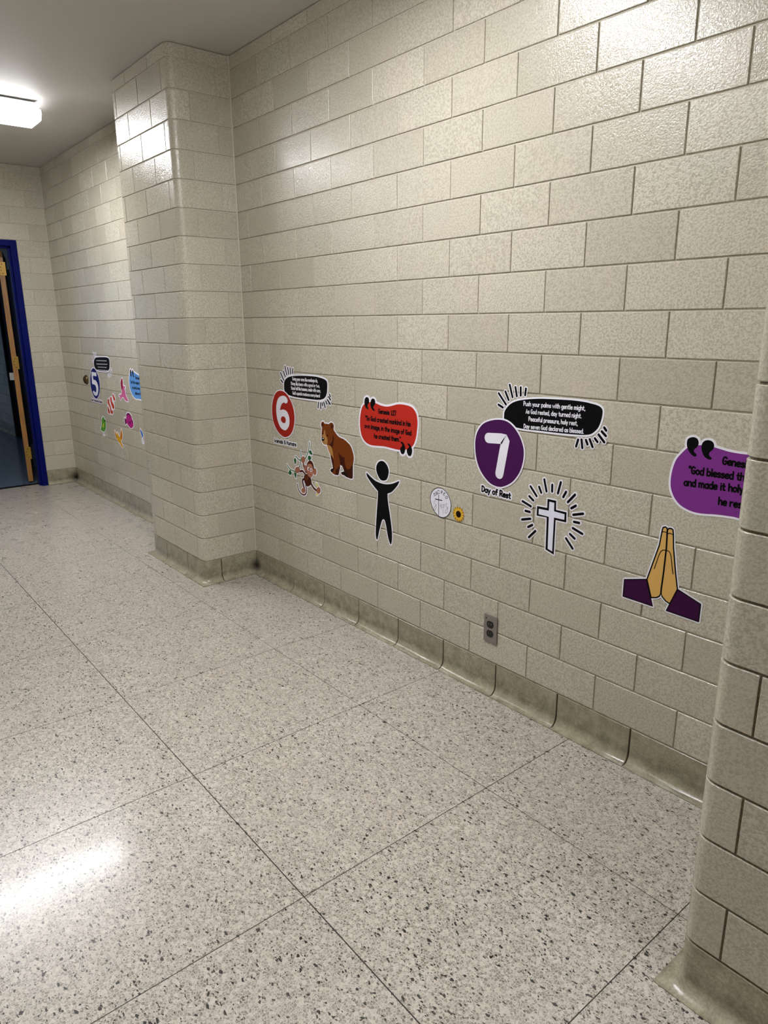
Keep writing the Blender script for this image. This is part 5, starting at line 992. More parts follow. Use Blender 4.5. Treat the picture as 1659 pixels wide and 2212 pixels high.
["monkey_decal","brown monkey decal hanging from green vines with a banana","decal",[0.593,0,0.709],0.0048,0,[[[-513,-1342,-479,-1345,-399,-1345,-311,-1331,-239,-1304,-167,-1259,-111,-1209,-69,-1158,-30,-1078,-17,-1014,-13,-950,-14,-886,-23,-830,-34,-790,-32,-782,33,-783,121,-757,221,-710,329,-645,337,-645,400,-702,481,-768,529,-801,578,-830,649,-859,828,-910,842,-926,793,-963,777,-982,766,-1006,762,-1038,771,-1070,788,-1094,809,-1110,841,-1120,873,-1119,897,-1110,1013,-1022,1057,-977,1113,-955,1153,-932,1185,-907,1209,-902,1223,-894,1240,-870,1242,-838,1268,-782,1277,-726,1272,-678,1257,-635,1230,-598,1209,-579,1185,-563,1145,-547,1113,-540,1078,-486,1017,-432,956,-398,865,-355,849,-350,825,-348,801,-353,785,-360,766,-374,753,-390,745,-407,739,-430,744,-470,753,-487,769,-506,785,-518,881,-563,923,-590,874,-630,833,-682,825,-686,721,-656,681,-639,649,-621,609,-593,537,-535,459,-462,456,-406,448,-350,429,-286,403,-230,473,-195,529,-153,569,-107,617,-20,641,-38,673,-52,705,-59,729,-60,769,-53,793,-45,817,-32,849,-9,889,34,925,98,943,162,947,218,942,258,933,290,913,330,897,352,865,380,817,400,777,405,753,402,721,394,709,466,695,514,674,562,650,602,626,634,593,668,553,698,513,719,455,738,481,769,511,818,514,834,508,874,497,898,465,932,417,962,394,970,409,973,497,966,561,971,593,983,610,994,619,1010,629,1050,612,1106,574,1170,523,1234,493,1258,441,1280,393,1281,345,1273,336,1274,378,1402,394,1466,424,1642,422,1666,411,1690,393,1710,369,1723,337,1726,313,1720,289,1703,274,1682,267,1658,241,1506,225,1442,183,1314,132,1194,92,1122,17,1008,-63,902,-119,837,-127,833,-159,855,-191,869,-239,879,-271,879,-311,874,-343,865,-391,843,-423,822,-426,826,-428,898,-434,962,-450,1082,-463,1106,-479,1121,-503,1132,-527,1135,-552,1130,-578,1114,-596,1090,-603,1066,-585,890,-584,834,-593,714,-601,666,-679,660,-719,667,-831,718,-1023,799,-1047,800,-1063,797,-1085,786,-1102,770,-1112,754,-1119,730,-1118,706,-1109,682,-1111,678,-1159,663,-1199,629,-1231,587,-1252,546,-1262,506,-1264,466,-1257,418,-1239,375,-1211,330,-1175,286,-1127,245,-1111,240,-1071,235,-1055,238,-1039,248,-999,298,-967,366,-943,442,-935,522,-957,578,-978,602,-975,606,-967,605,-775,519,-727,506,-647,502,-644,498,-691,378,-719,318,-743,281,-791,234,-863,235,-927,225,-991,205,-1071,163,-1124,122,-1165,74,-1191,26,-1207,-31,-1391,-32,-1487,-24,-1559,-6,-1615,15,-1679,46,-1735,81,-1768,106,-1863,215,-1895,233,-1927,236,-1956,226,-1982,202,-1994,178,-1996,146,-1988,122,-1919,36,-1871,-14,-1823,-51,-1741,-102,-1791,-149,-1838,-206,-1870,-254,-1885,-294,-1884,-334,-1877,-350,-1859,-374,-1821,-398,-1767,-413,-1703,-423,-1631,-427,-1562,-414,-1511,-382,-1475,-342,-1450,-294,-1446,-278,-1444,-230,-1463,-189,-1455,-186,-1399,-190,-1287,-192,-1284,-198,-1291,-222,-1294,-254,-1289,-294,-1275,-334,-1255,-374,-1200,-462,-1159,-509,-1111,-535,-1087,-536,-1067,-526,-1035,-494,-1009,-438,-977,-326,-969,-278,-967,-221,-903,-216,-831,-198,-751,-163,-695,-126,-663,-131,-639,-130,-527,-98,-463,-83,-423,-82,-399,-88,-367,-103,-295,-150,-310,-174,-339,-238,-345,-286,-351,-293,-423,-321,-503,-372,-524,-398,-554,-462,-560,-494,-553,-574,-517,-686,-492,-750,-448,-838,-455,-844,-511,-870,-543,-890,-583,-925,-616,-966,-636,-1006,-645,-1054,-641,-1094,-625,-1134,-631,-1135,-663,-1120,-727,-1079,-783,-1032,-821,-990,-842,-942,-855,-878,-870,-758,-880,-734,-895,-714,-912,-702,-935,-693,-959,-691,-975,-694,-999,-704,-1015,-717,-1028,-734,-1037,-758,-1039,-782,-1024,-910,-1005,-998,-964,-1086,-908,-1150,-831,-1215,-743,-1271,-655,-1311,-575,-1334,-519,-1341],[-207,-834,-291,-670,-313,-614,-341,-526,-327,-515,-319,-513,-284,-590,-249,-638,-226,-662,-236,-694,-236,-718,-202,-830],[-599,98,-613,130,-635,162,-611,194,-576,250,-519,378,-487,466,-447,438,-399,416,-394,354,-382,290,-357,226,-315,154,-304,106,-311,98,-335,109,-391,122,-423,125,-495,121,-591,98],[-191,426,-194,450,-191,455,-135,503,-93,562,-73,610,-60,666,97,848,92,794,99,746,106,730,129,698,156,674,155,666,114,634,81,603,45,562,9,512,-39,425,-47,423,-71,436,-95,443,-119,445,-159,439,-191,426],[185,963,182,970,241,1060,257,1042,297,1013,337,991,355,986,345,983,313,986,265,984,209,973,193,967]]],[["vine",[["S","2f6b34",[345,1647,302,1424,200,1153,40,905,-118,720],0.0062,1,0],["S","2f6b34",[-525,1056,-505,829,-541,560,-650,279,-748,165],0.0062,1,0],["S","2f6b34",[-1040,722,-864,647,-719,584,-581,588],0.0062,1,0],["S","2f6b34",[-1917,158,-1772,9,-1500,-102,-1101,-108],0.0062,1,0]]],["leaf",[["P","1f5a2a",[288,1197,433,1233,531,1150,574,1027,392,1025,271,1098],1]]],["leaf",[["P","1f5a2a",[184,909,358,933,466,835,285,680,146,757],1]]],["leaf",[["P","1f5a2a",[-1108,629,-983,513,-1072,283,-1198,399,-1206,531],1]]],["leaf",[["P","1f5a2a",[-1656,-109,-1492,-237,-1583,-371,-1801,-354,-1826,-272],1]]],["leaf",[["P","1f5a2a",[-1177,-153,-1033,-181,-1024,-315,-1098,-489,-1216,-346,-1244,-232],1]]],["body",[["S","43190d",[-954,-776,-893,-1038,-634,-1229,-335,-1249,-136,-1105,-99,-897,-152,-706],0.0075,1,0],["S","43190d",[-295,431,-265,271,-76,3],0.011,1,0],["S","43190d",[-659,-28,-417,23,-228,-70,-88,-180],0.011,1,0],["S","43190d",[-128,-336,-431,-453,-415,-651,-310,-867],0.012,1,0],["S","43190d",[275,-434,465,-616,630,-735,826,-799],0.012,1,0],["P","43190d",[-266,-192,36,-61,318,-197,409,-412,353,-569,23,-736,-177,-644,-283,-461],1],["P","5a2a16",[129,-261,109,-321,60,-375,-8,-412,-82,-424,-147,-410,-190,-371,-203,-315,-183,-254,-133,-200,-65,-163,9,-151,73,-166,116,-205],1]]],["hand",[["P","9c6450",[-109,672,-133,589,-190,517,-268,470,-353,457,-427,482,-476,539,-490,617,-465,701,-408,773,-329,819,-245,831,-171,806,-123,749],1]]],["hand",[["P","9c6450",[-642,48,-673,-32,-748,-105,-853,-155,-967,-173,-1069,-155,-1136,-105,-1156,-32,-1125,49,-1049,121,-943,171,-828,188,-728,170,-662,120],1]]],["foot",[["P","9c6450",[-187,-980,-211,-1045,-271,-1105,-355,-1147,-446,-1164,-527,-1151,-581,-1112,-597,-1053,-573,-987,-512,-927,-428,-885,-336,-869,-256,-882,-203,-921],1]]],["head",[["P","43190d",[674,316,628,123,520,-43,371,-151,210,-177,70,-116,-22,21,-46,206,2,401,113,567,263,672,423,695,560,633,650,498],1],["P","9c6450",[899,196,880,114,835,44,774,-1,708,-11,650,15,612,72,602,149,622,231,667,301,728,346,794,356,851,330,889,273],1],["P","9c6450",[-20,243,-37,166,-76,100,-128,59,-183,50,-231,76,-262,131,-269,205,-252,282,-213,347,-161,388,-106,396,-58,370,-28,315],1],["P","a86f5a",[187,496,447,509,590,336,592,76,495,-119,289,-201,63,-106,1,114,33,349],1],["P","dfdee8",[247,251,235,206,207,168,169,143,127,136,91,150,67,180,60,222,72,266,100,305,139,330,181,336,217,323,241,292],1],["P","dfdee8",[509,219,497,175,468,137,427,111,383,104,345,117,320,148,313,189,325,233,354,272,395,297,439,304,477,291,502,261],1],["P","151010",[234,229,219,194,185,176,153,184,141,215,157,250,191,268,223,260],1],["P","151010",[457,211,442,177,408,158,376,167,365,197,380,232,414,250,446,242],1],["S","5a1a14",[100,25,240,-62,444,-19],0.0018,1,0],["S","43190d",[311,635,401,696,427,652],0.003,1,0]]],["banana",[["S","c9b83a",[829,-439,1009,-545,1071,-755,989,-917,853,-1031],0.0085,1,0]]],["hand",[["P","9c6450",[1229,-727,1206,-805,1150,-874,1071,-921,985,-937,909,-918,858,-867,843,-796,867,-718,924,-649,1003,-602,1089,-587,1164,-607,1214,-657],1],["S","6d3c2e",[917,-685,1200,-654],0.0012,0,0],["S","6d3c2e",[912,-784,1194,-753],0.0012,0,0],["S","6d3c2e",[906,-883,1189,-852],0.0012,0,0]]]]],
["poem_decal","black poem decal with thin rays beside the blue number 5","decal",[-2.321,-0.04,1.141],0.009,0,[[[1396,-904,1415,-908,1439,-906,1463,-897,1479,-885,1495,-864,1502,-848,1505,-824,1502,-800,1391,-578,1375,-563,1351,-551,1327,-548,1303,-551,1279,-562,1255,-587,1244,-616,1244,-648,1253,-672,1348,-864,1367,-888,1391,-902]],[[1112,-872,1135,-878,1151,-878,1175,-873,1191,-864,1215,-840,1223,-824,1229,-800,1219,-616,1215,-592,1202,-568,1185,-552,1167,-542,1143,-536,1111,-539,1085,-552,1063,-576,1052,-608,1064,-816,1080,-848,1095,-862,1111,-872]],[[1649,-848,1671,-851,1695,-848,1719,-836,1735,-822,1749,-800,1755,-776,1754,-752,1746,-728,1583,-534,1567,-524,1543,-517,1519,-516,1495,-523,1471,-540,1453,-568,1447,-600,1453,-632,1468,-656,1610,-824,1630,-840,1647,-848]],[[1866,-728,1887,-731,1911,-728,1935,-717,1951,-704,1962,-688,1971,-664,1972,-640,1967,-618,1830,-400,1815,-388,1791,-376,1767,-373,1743,-377,1711,-396,1691,-424,1684,-456,1690,-488,1820,-696,1839,-715,1863,-727]],[[-624,-560,-217,-561,55,-557,631,-538,871,-524,1055,-507,1207,-487,1335,-460,1447,-428,1543,-391,1644,-336,1711,-283,1775,-216,1839,-124,1889,-24,1929,80,1958,176,1978,264,1990,352,1987,448,1958,536,1942,560,1887,622,1815,668,1735,700,1607,731,1495,748,1351,760,1183,766,959,767,295,751,-649,711,-873,698,-1073,683,-1078,688,-1068,712,-1067,736,-1098,952,-1109,976,-1129,997,-1153,1010,-1177,1014,-1201,1011,-1225,1000,-1249,977,-1260,952,-1262,920,-1232,712,-1223,688,-1211,672,-1213,664,-1281,653,-1284,656,-1272,688,-1273,720,-1336,944,-1346,968,-1359,984,-1377,997,-1393,1004,-1417,1007,-1441,1004,-1457,998,-1483,976,-1499,944,-1502,928,-1499,904,-1433,672,-1420,648,-1402,632,-1481,610,-1484,616,-1469,640,-1462,664,-1463,688,-1468,704,-1596,952,-1613,976,-1633,991,-1657,999,-1689,999,-1713,990,-1731,976,-1748,952,-1755,928,-1758,896,-1761,895,-1793,990,-1811,1016,-1833,1031,-1857,1039,-1881,1039,-1905,1032,-1928,1016,-1945,993,-1952,968,-1952,944,-1846,616,-1833,592,-1817,576,-1801,567,-1777,560,-1753,561,-1729,569,-1707,584,-1695,600,-1685,624,-1683,648,-1685,664,-1756,880,-1753,894,-1748,880,-1617,628,-1599,608,-1568,592,-1562,584,-1649,550,-1753,495,-1849,424,-1919,352,-1937,329,-1947,360,-1968,384,-2305,658,-2321,667,-2345,673,-2369,671,-2390,664,-2419,640,-2435,608,-2437,584,-2434,568,-2418,536,-2077,256,-2081,253,-2089,255,-2313,321,-2337,323,-2353,321,-2375,312,-2393,298,-2406,280,-2413,264,-2416,248,-2415,224,-2407,200,-2396,184,-2377,168,-2361,160,-2121,89,-2105,86,-2081,89,-2048,104,-2044,96,-2049,64,-2050,-40,-2030,-136,-1986,-224,-1903,-312,-1812,-376,-1705,-431,-1577,-477,-1465,-505,-1337,-523,-1033,-545,-849,-554,-625,-560],[-2017,191,-2030,216,-2043,232,-2041,235,-2001,236,-1998,232,-2016,192]],[[2136,-520,2167,-522,2191,-515,2215,-499,2234,-472,2239,-456,2241,-432,2232,-400,2207,-371,2171,-352,2215,-337,2239,-316,2251,-296,2255,-281,2255,-248,2246,-224,2231,-205,2103,-96,2071,-81,2047,-79,2031,-81,2001,-96,1979,-120,1969,-152,1971,-184,1977,-200,1991,-220,2089,-304,2087,-309,1943,-242,1927,-237,1903,-237,1871,-248,1845,-272,1831,-304,1831,-336,1845,-368,1871,-393,2135,-520]]],[["panel",[["P","08080a",[-1941,140,-1703,420,-1232,571,-387,634,961,677,1599,641,1876,499,1870,197,1709,-156,1417,-343,867,-434,-212,-471,-1027,-455,-1560,-389,-1909,-177],1]]],["ray",[["S","08080a",[-2333,239,-2100,170],0.006,0,0]]],["ray",[["S","08080a",[-2353,589,-2021,319],0.006,0,0]]],["ray",[["S","08080a",[-1869,956,-1766,644],0.006,0,0]]],["ray",[["S","08080a",[-1672,916,-1546,673],0.006,0,0]]],["ray",[["S","08080a",[-1418,923,-1355,701],0.006,0,0]]],["ray",[["S","08080a",[-1179,930,-1150,730],0.006,0,0]]],["ray",[["S","08080a",[1135,-619,1145,-795],0.006,0,0]]],["ray",[["S","08080a",[1326,-632,1421,-824],0.006,0,0]]],["ray",[["S","08080a",[1531,-600,1672,-767],0.006,0,0]]],["ray",[["S","08080a",[1768,-457,1889,-647],0.006,0,0]]],["ray",[["S","08080a",[1914,-320,2157,-439],0.006,0,0]]],["ray",[["S","08080a",[2052,-162,2173,-265],0.006,0,0]]],["lettering",[["S","dfdee8",[-1234,364,-1178,307,-1088,354,-1025,320,-930,381,-877,319,-790,357,-731,314,-635,379,-581,322,-492,369,-430,335,-337,395,-284,334,-199,372,-140,329,-47,394,7,337,95,384,156,350,247,410,299,349,383,386,441,344,533,408,587,352,673,398,733,364,823,424,874,364,957,401,1014,358,1104,422,1157,366,1242,412],0.0032,0,0],["S","dfdee8",[-1298,92,-1244,35,-1153,82,-1091,48,-996,109,-943,47,-856,85,-797,42,-702,107,-647,50,-558,97,-497,63,-404,124,-351,63,-266,100,-208,57,-114,122,-60,66,27,112,88,78,180,138,231,78,315,115,373,73,465,137,518,81,604,127,664,93,754,153,805,93,888,130,944,87,1035,151,1087,96,1172,142,1231,108,1320,167],0.0032,0,0],["S","dfdee8",[-1060,-146,-996,-203,-896,-155,-824,-189,-720,-128,-657,-190,-561,-151,-493,-194,-389,-129,-325,-185,-227,-138,-156,-172,-54,-111,8,-172,102,-134,169,-177,272,-112,334,-168,431,-121,500,-155,600,-95,661,-155,754,-117,820,-160,921,-95,982,-151,1077,-104],0.0032,0,0],["S","dfdee8",[-1282,-390,-1229,-448,-1140,-400,-1080,-435,-987,-374,-936,-437,-851,-398,-794,-442,-701,-377,-649,-434,-562,-387,-502,-422,-411,-361,-360,-423,-277,-385,-221,-429,-129,-364,-77,-421,9,-374,67,-409,157,-349,207,-410,289,-372,345,-416,435,-351,486,-408,570,-361,628,-396,717,-336,766,-397,847,-360,901,-403,990,-339,1041,-395,1124,-349,1181,-383,1268,-324],0.0032,0,0]]]]],
["number_decal","round blue decal with a large white number 5","decal",[-2.548,-0.04,0.979],0.008,1,[[[-167,-1312,-8,-1311,136,-1285,273,-1240,412,-1176,544,-1099,688,-1000,828,-888,960,-760,1065,-632,1160,-472,1234,-296,1284,-136,1315,16,1325,176,1313,304,1281,440,1241,560,1185,680,1118,792,1040,897,949,1000,856,1088,752,1169,648,1235,520,1298,408,1338,280,1368,152,1383,24,1381,-120,1357,-248,1319,-382,1264,-504,1200,-616,1126,-720,1040,-816,945,-906,840,-992,724,-1066,608,-1138,472,-1191,336,-1229,184,-1250,40,-1258,-120,-1249,-264,-1225,-400,-1183,-544,-1128,-673,-1046,-808,-936,-934,-824,-1034,-688,-1131,-560,-1203,-432,-1256,-296,-1294,-168,-1312]]],[["disc",[["P","0f1c66",[28,1301,496,1222,892,945,1167,528,1237,31,1005,-578,505,-1030,-17,-1232,-528,-1129,-981,-762,-1169,-256,-1115,310,-843,791,-461,1133],1]]],["numeral",[["P","dfdee8",[-560,934,53,964,644,955,653,819,571,660,-229,646,-197,324,192,337,616,131,775,-226,648,-603,336,-903,-53,-1001,-461,-937,-712,-743,-646,-635,-406,-610,-166,-705,99,-641,240,-353,103,-130,-299,-53,-690,-16,-651,429],1]]]]],
["caption_decal","black lettering Sea Creatures & Birds under the blue number 5","decal",[-2.552,-0.04,0.828],0.006,0,[[[1146,-98,1230,-99,1262,-91,1310,-100,1350,-93,1382,-79,1410,-58,1427,-34,1439,-2,1440,30,1435,62,1439,78,1440,102,1434,126,1422,145,1406,161,1366,185,1314,198,1303,230,1284,254,1258,270,1230,277,1198,273,1174,261,1150,236,1134,195,1110,188,1078,198,1030,195,1022,200,1014,216,998,235,982,246,961,254,934,257,910,252,886,265,846,276,766,279,734,268,710,247,697,222,686,182,671,222,638,257,598,276,550,277,510,262,478,237,456,198,446,160,398,191,350,203,314,198,286,188,222,204,190,202,150,192,134,200,110,205,54,201,30,205,6,203,-18,206,-42,201,-66,189,-98,203,-130,210,-140,230,-162,251,-186,263,-210,267,-234,264,-258,254,-277,238,-298,208,-304,206,-362,205,-402,189,-410,190,-434,202,-466,209,-498,208,-538,197,-578,209,-626,208,-647,238,-686,270,-722,286,-746,291,-794,284,-834,263,-868,230,-890,191,-914,206,-946,212,-1018,210,-1066,193,-1090,206,-1114,212,-1162,214,-1171,230,-1186,246,-1226,275,-1266,291,-1290,295,-1338,286,-1378,264,-1410,230,-1428,182,-1430,142,-1414,94,-1428,70,-1435,46,-1435,22,-1427,-2,-1410,-27,-1378,-50,-1346,-68,-1298,-81,-1250,-74,-1226,-63,-1162,-81,-1122,-80,-1074,-65,-1050,-77,-1018,-84,-970,-81,-938,-83,-914,-77,-895,-66,-879,-50,-866,-28,-842,-52,-810,-71,-786,-80,-754,-85,-714,-77,-674,-85,-650,-84,-618,-70,-594,-45,-546,-76,-506,-86,-466,-85,-418,-69,-390,-82,-354,-90,-314,-86,-274,-87,-234,-72,-178,-85,-154,-84,-138,-79,-90,-90,-42,-86,-18,-90,30,-90,54,-86,70,-78,102,-49,118,-63,142,-78,182,-90,222,-91,270,-77,318,-90,342,-93,374,-88,406,-76,433,-58,454,-35,470,-55,494,-74,526,-88,550,-94,582,-94,606,-88,638,-95,662,-94,686,-86,710,-69,742,-88,766,-95,838,-94,886,-83,926,-96,966,-94,998,-97,1030,-88,1046,-78,1062,-61,1070,-59,1086,-73,1110,-87,1142,-97]]],[["lettering",[["T","08080a","Sea Creatures & Birds",[-1348,7],[1356,-12],0.02,0.0056,"Sea Creatures & Birds"]]]]],
["quotation_decal","light blue speech bubble decal partly behind the pilaster","decal",[-1.6,-0.04,1.051],0.01,0,[[[1955,-1517,2213,-1516,2429,-1497,2629,-1456,2813,-1389,2989,-1299,3141,-1196,3275,-1077,3371,-949,3437,-813,3479,-661,3500,-517,3508,-365,3497,-181,3461,-13,3382,147,3261,285,3111,403,2925,510,2725,587,2509,629,2269,646,2021,646,1789,639,1581,619,1189,552,1005,540,813,557,613,592,-115,750,-275,776,-323,842,-371,892,-427,930,-467,942,-523,941,-547,932,-579,915,-627,875,-683,805,-707,801,-725,843,-751,891,-795,940,-811,952,-835,962,-883,970,-907,968,-963,951,-1011,924,-1082,867,-1119,827,-1150,779,-1173,723,-1187,659,-1191,619,-1276,523,-1350,419,-1409,315,-1456,203,-1491,84,-1512,-29,-1524,-141,-1525,-253,-1515,-373,-1494,-485,-1458,-597,-1410,-701,-1347,-805,-1267,-908,-1187,-992,-1091,-1072,-979,-1147,-875,-1204,-770,-1253,-651,-1295,-547,-1321,-435,-1341,-307,-1353,-187,-1354,61,-1332,205,-1327,573,-1332,789,-1342,989,-1360,1181,-1392,1589,-1483,1789,-1509,1949,-1516]]],[["bubble",[["P","5b8fd0",[-1043,612,-1320,269,-1424,-150,-1365,-562,-1119,-919,-729,-1161,-305,-1253,200,-1227,1000,-1260,1800,-1410,2600,-1360,3200,-1010,3400,-510,3300,90,2700,490,1800,540,1000,440,230,573,-241,671,-679,702],1]]],["quotation_mark",[["P","08080a",[-861,865,-791,705,-859,539,-790,379,-948,338,-1078,487,-1078,692,-987,819],1]]],["quotation_mark",[["P","08080a",[-474,842,-348,686,-415,520,-303,355,-447,315,-579,451,-643,631,-581,776],1]]],["lettering",[["T","08080a","Genesis 1:20",[-74,213],[211,209],0.02,0.0052,"Ge"],["T","08080a","\"Let the water teem with",[-1162,-155],[223,-167],0.02,0.0052,"\"Let the wat"],["T","08080a","creatures, and let birds",[-906,-553],[214,-541],0.02,0.0052,"creatur"],["T","08080a","above the earth.\"",[-411,-935],[245,-925],0.02,0.0052,"abov"]]]]],
["bird_decal","pink bird decal with a raised dark red wing","decal",[-1.901,-0.04,0.958],0.008,0,[[[-640,-764,-618,-766,-570,-758,-538,-745,-484,-700,-396,-588,-354,-552,-306,-532,-250,-517,-122,-499,-26,-499,14,-506,54,-519,94,-544,206,-639,286,-681,398,-713,518,-734,638,-748,734,-754,822,-754,902,-747,966,-728,982,-720,998,-706,1031,-660,1038,-636,1036,-604,1000,-532,940,-468,708,-244,663,-196,636,-156,619,-108,591,92,535,252,654,276,710,307,726,324,736,348,738,380,731,404,699,444,678,463,614,499,526,531,438,545,358,537,270,516,250,532,247,540,250,588,280,788,284,868,275,940,258,1004,226,1060,211,1076,166,1104,134,1112,86,1110,62,1105,-2,1081,-65,1044,-122,1002,-192,940,-262,868,-325,788,-373,700,-399,596,-406,500,-403,396,-393,316,-376,236,-352,172,-315,108,-271,60,-268,52,-391,-108,-434,-150,-466,-169,-506,-184,-610,-204,-666,-209,-810,-213,-882,-225,-938,-250,-978,-281,-994,-297,-1023,-340,-1028,-364,-1026,-404,-1018,-427,-1006,-444,-978,-463,-930,-476,-826,-481,-823,-492,-812,-596,-794,-652,-786,-666,-746,-712,-706,-740,-690,-749,-642,-763]]],[["wing",[["P","8e1f3c",[131,1032,204,867,166,527,226,403,-20,90,-217,119,-314,327,-299,669,-76,936],1]]],["body",[["P","c4608e",[166,382,439,465,659,369,453,298,513,72,563,-190,752,-398,959,-626,736,-674,321,-609,91,-448,-127,-419,-399,-484,-583,-679,-720,-622,-764,-421,-948,-389,-857,-301,-595,-282,-384,-213,-189,24,-8,215],1]]]]],
["clownfish_decal","orange and white striped fish decal","decal",[-2.22,-0.04,0.818],0.007,0,[[[-483,-691,-366,-693,-342,-687,-206,-691,-94,-686,98,-673,266,-674,338,-668,354,-663,410,-638,434,-615,458,-555,463,-531,478,-507,510,-435,514,-411,511,-347,506,-330,492,-307,507,-291,554,-253,602,-224,642,-214,770,-207,842,-179,914,-125,977,-59,1026,29,1038,125,1036,149,1000,261,930,392,700,757,634,824,554,857,530,862,418,853,306,858,210,839,130,799,118,789,90,747,82,740,-54,708,-294,659,-398,624,-474,581,-519,541,-561,493,-608,413,-641,325,-647,285,-725,13,-742,-35,-767,-83,-788,-171,-825,-275,-862,-419,-864,-443,-854,-547,-846,-574,-828,-595,-750,-651,-726,-662,-598,-683,-518,-685,-486,-691]],[[963,485,986,480,1082,479,1186,500,1290,540,1354,590,1372,613,1379,637,1377,701,1370,725,1322,804,1261,877,1146,995,1074,1056,1001,1109,932,1141,906,1145,858,1136,834,1127,787,1077,760,1013,749,965,746,909,754,853,771,797,841,613,890,534,962,485]]],[["body",[["P","d9d4d6",[-366,561,79,666,526,792,729,576,968,130,813,-116,571,-160,380,-341,376,-577,95,-603,-322,-618,-784,-541,-657,-6,-534,383],1]]],["stripe",[["P","b5391d",[-453,508,-154,578,-182,270,37,5,103,-224,-107,-148,-385,64,-580,238],1],["P","b5391d",[171,743,449,763,492,464,873,169,821,-92,516,-118,264,165,131,483],1],["P","b5391d",[-672,-54,-461,-179,-314,-593,-656,-577,-738,-393],1],["P","b5391d",[-91,-100,130,-269,442,-359,306,-583,-23,-543,-140,-388],1]]],["tail",[["P","b5391d",[908,1075,1157,885,1310,644,989,549,856,771,818,953],1]]],["eye",[["P","08080a",[-465,-322,-481,-348,-511,-370,-549,-385,-587,-388,-618,-380,-636,-362,-636,-337,-620,-311,-589,-288,-551,-274,-513,-270,-482,-279,-465,-297],1]]]]],
["fish_decal","round magenta fish decal with dark purple fins","decal",[-1.813,-0.04,0.742],0.008,0,[[[31,-630,121,-632,233,-619,353,-588,481,-539,598,-478,686,-414,747,-334,759,-310,785,-230,793,-142,788,-62,770,10,736,74,695,130,641,192,575,258,571,266,575,282,574,306,565,354,553,382,494,442,425,497,361,540,265,589,161,630,49,661,-47,675,-151,678,-255,671,-351,654,-447,623,-543,579,-623,530,-687,475,-734,402,-751,338,-750,282,-753,274,-787,234,-839,152,-895,178,-999,212,-1015,215,-1111,205,-1135,193,-1156,170,-1191,90,-1197,66,-1201,-54,-1191,-182,-1175,-278,-1155,-350,-1119,-411,-1071,-449,-1055,-457,-1031,-463,-983,-466,-956,-462,-871,-431,-775,-379,-695,-324,-687,-325,-447,-479,-335,-541,-223,-586,-119,-612,-7,-628,25,-630]]],[["fin",[["P","5e0f45",[-628,422,-336,575,36,582,385,427,435,254,-449,168,-654,239],1]]],["tail",[["P","5e0f45",[-1088,129,-745,3,-675,-195,-981,-386,-1097,-261],1]]],["body",[["P","a82478",[-451,384,-60,457,335,333,585,135,709,-76,635,-352,220,-540,-202,-509,-579,-299,-785,-138,-797,43,-680,236],1]]],["fin",[["P","6d1250",[140,-112,107,-174,44,-227,-34,-261,-113,-270,-177,-250,-213,-206,-214,-148,-180,-85,-117,-32,-39,2,40,10,104,-10,139,-53],1]]],["eye",[["P","08080a",[639,24,619,-13,580,-45,531,-65,481,-70,440,-59,417,-33,415,1,436,38,475,70,524,91,574,96,615,84,638,59],1]]]]],
["bird_decal","green bird decal with a yellow wing patch","decal",[-2.428,-0.04,0.651],0.007,0,[[[-624,-1076,-595,-1078,-59,-1005,-27,-993,-5,-972,9,-940,10,-916,7,-900,-11,-868,-27,-855,-43,-847,-59,-843,-83,-842,-259,-866,-264,-860,-277,-716,-179,-695,-75,-662,42,-612,141,-558,229,-491,317,-395,381,-300,437,-196,525,4,570,132,593,244,588,340,576,372,533,433,517,448,437,495,277,561,117,651,37,687,21,693,-67,709,-163,694,-251,653,-323,601,-387,542,-443,471,-494,380,-725,-100,-779,-192,-859,-276,-957,-356,-1047,-436,-1062,-460,-1088,-532,-1085,-564,-1072,-588,-1054,-604,-995,-643,-976,-652,-843,-683,-691,-701,-443,-723,-427,-884,-435,-890,-627,-916,-659,-932,-679,-956,-688,-988,-687,-1012,-682,-1028,-673,-1044,-659,-1059,-627,-1076]]],[["body",[["P","4d9130",[-72,639,243,499,519,332,419,-68,186,-436,-194,-626,-564,-643,-1018,-544,-725,-238,-514,179,-339,491],1]]],["wing",[["P","b9b838",[-95,123,-41,-68,-228,-284,-458,-319,-371,-53],1]]],["eye",[["P","08080a",[453,350,431,320,386,293,329,275,269,269,220,277,190,296,186,323,209,353,253,379,311,397,370,403,419,396,449,377],1]]],["leg",[["S","b9b6ba",[-362,-694,-339,-940],0.0025,0,0],["S","b9b6ba",[-606,-996,-72,-924],0.0025,0,0]]]]],
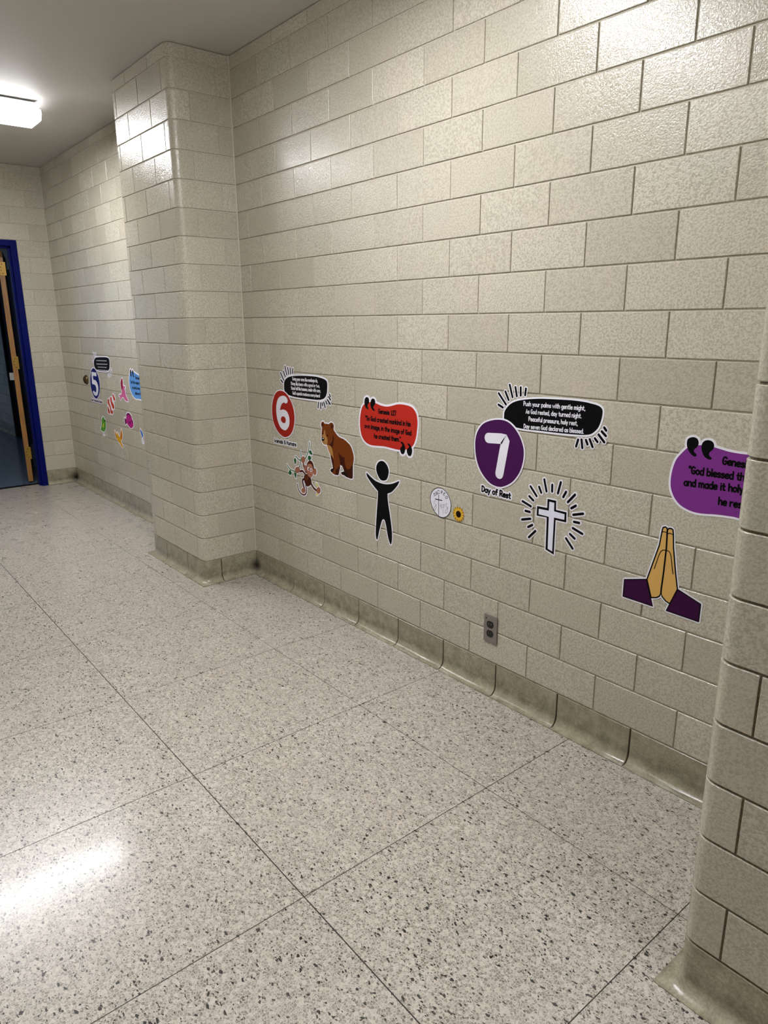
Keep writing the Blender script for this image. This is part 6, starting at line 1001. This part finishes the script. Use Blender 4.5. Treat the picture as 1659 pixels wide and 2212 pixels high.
["bird_decal","yellow and orange bird decal diving low on the wall","decal",[-2.092,-0.04,0.591],0.006,0,[[[514,-946,533,-948,621,-935,693,-894,709,-881,750,-826,760,-810,765,-794,766,-714,761,-698,750,-682,677,-604,445,-429,415,-386,428,-370,485,-337,594,-282,686,-210,758,-114,822,-10,881,118,911,230,909,342,882,454,847,550,794,670,765,710,741,724,709,732,693,732,669,723,629,696,589,646,497,486,454,430,422,366,349,254,291,174,241,118,186,70,133,34,85,15,61,13,26,30,-19,72,-237,310,-251,321,-299,345,-323,348,-371,342,-427,313,-507,244,-541,198,-555,172,-563,177,-587,217,-634,270,-788,390,-875,439,-939,446,-963,440,-979,428,-989,414,-995,398,-1004,326,-987,222,-956,110,-921,14,-882,-66,-835,-138,-775,-210,-715,-273,-651,-333,-563,-406,-478,-466,-371,-529,-251,-581,-3,-663,109,-708,213,-769,414,-906,509,-945]]],[["body",[["P","d09a25",[-318,288,-162,140,48,-48,282,74,503,381,675,657,762,596,851,233,645,-166,344,-391,707,-723,529,-888,136,-654,-344,-475,-674,-229,-865,36,-936,386,-673,225,-557,71,-465,201],1]]],["wing",[["P","b86a18",[-876,226,-600,19,-479,-253,-722,-163],1],["P","b86a18",[572,482,756,129,523,-228,335,-62],1]]]]],
["fish_decal","small slim blue fish decal beside the pilaster edge","decal",[-1.585,-0.04,0.645],0.007,0,[[[-26,-564,48,-565,120,-553,192,-529,208,-521,248,-490,261,-476,269,-460,273,-444,275,-388,247,-316,206,-252,167,-204,99,-140,154,-100,200,-42,242,28,272,100,281,148,276,188,272,204,256,236,223,284,176,338,64,444,-104,586,-160,623,-184,633,-232,640,-248,639,-272,630,-288,616,-314,572,-323,548,-330,468,-324,388,-306,308,-268,228,-217,156,-128,44,-62,-60,-64,-67,-88,-71,-112,-84,-151,-132,-159,-148,-182,-220,-193,-292,-194,-380,-177,-436,-144,-492,-96,-536,-32,-563]]],[["body",[["P","1d5fb5",[-235,570,-37,438,167,242,204,115,63,-78,-69,83,-239,328],1]]],["tail",[["P","c6ccd8",[-67,-138,113,-248,204,-436,-19,-494,-125,-366],1]]]]]
]

# ------------------------------------------------------------------ wall decals
def loc_pts(v):
    return [(v[i] / 1e4, v[i + 1] / 1e4) for i in range(0, len(v), 2)]


def decal(name, label, cat, loc, border, lift, backs, parts):
    y0 = -0.0010 - 0.0008 * lift
    root_shape = Flat()
    for loops in backs:
        root_shape.slab([loc_pts(l) for l in loops], y0, -0.0002 if not lift else y0 + 0.0006, M_VINYL)
    built = []
    lvl = 0
    many = sum(len(p[1]) for p in parts) > 14
    for pn, shapes in parts:
        fl_ = Flat()
        for s in shapes:
            lvl += 1
            y = y0 - 0.00006 - (0.00002 if many else 0.00005) * lvl
            m = ink(s[1])
            if s[0] == 'P':
                pts = loc_pts(s[2])
                fl_.poly(crom(pts, True, 4) if s[3] else pts, y, m)
            elif s[0] == 'S':
                pts = loc_pts(s[2])
                if s[4]:
                    pts = crom(pts, bool(s[5]), 4)
                fl_.stroke(pts, s[3], y, m, bool(s[5]), 8)
            else:
                a, b = [v / 1e4 for v in s[3]], [v / 1e4 for v in s[4]]
                for st in text_strokes(s[2], a, b, s[5], s[7]):
                    fl_.stroke(st, s[6], y, m)
        built.append((pn, fl_))
    root = root_shape.build(name, None, loc)
    tag(root, label, cat)
    for pn, fl_ in built:
        if fl_.f:
            fl_.build(pn, root)
    return root


for n_, l_, c_, loc_, b_, lift_, backs_, parts_ in DECALS:
    decal(n_, l_, c_, loc_, b_, lift_, backs_, parts_)
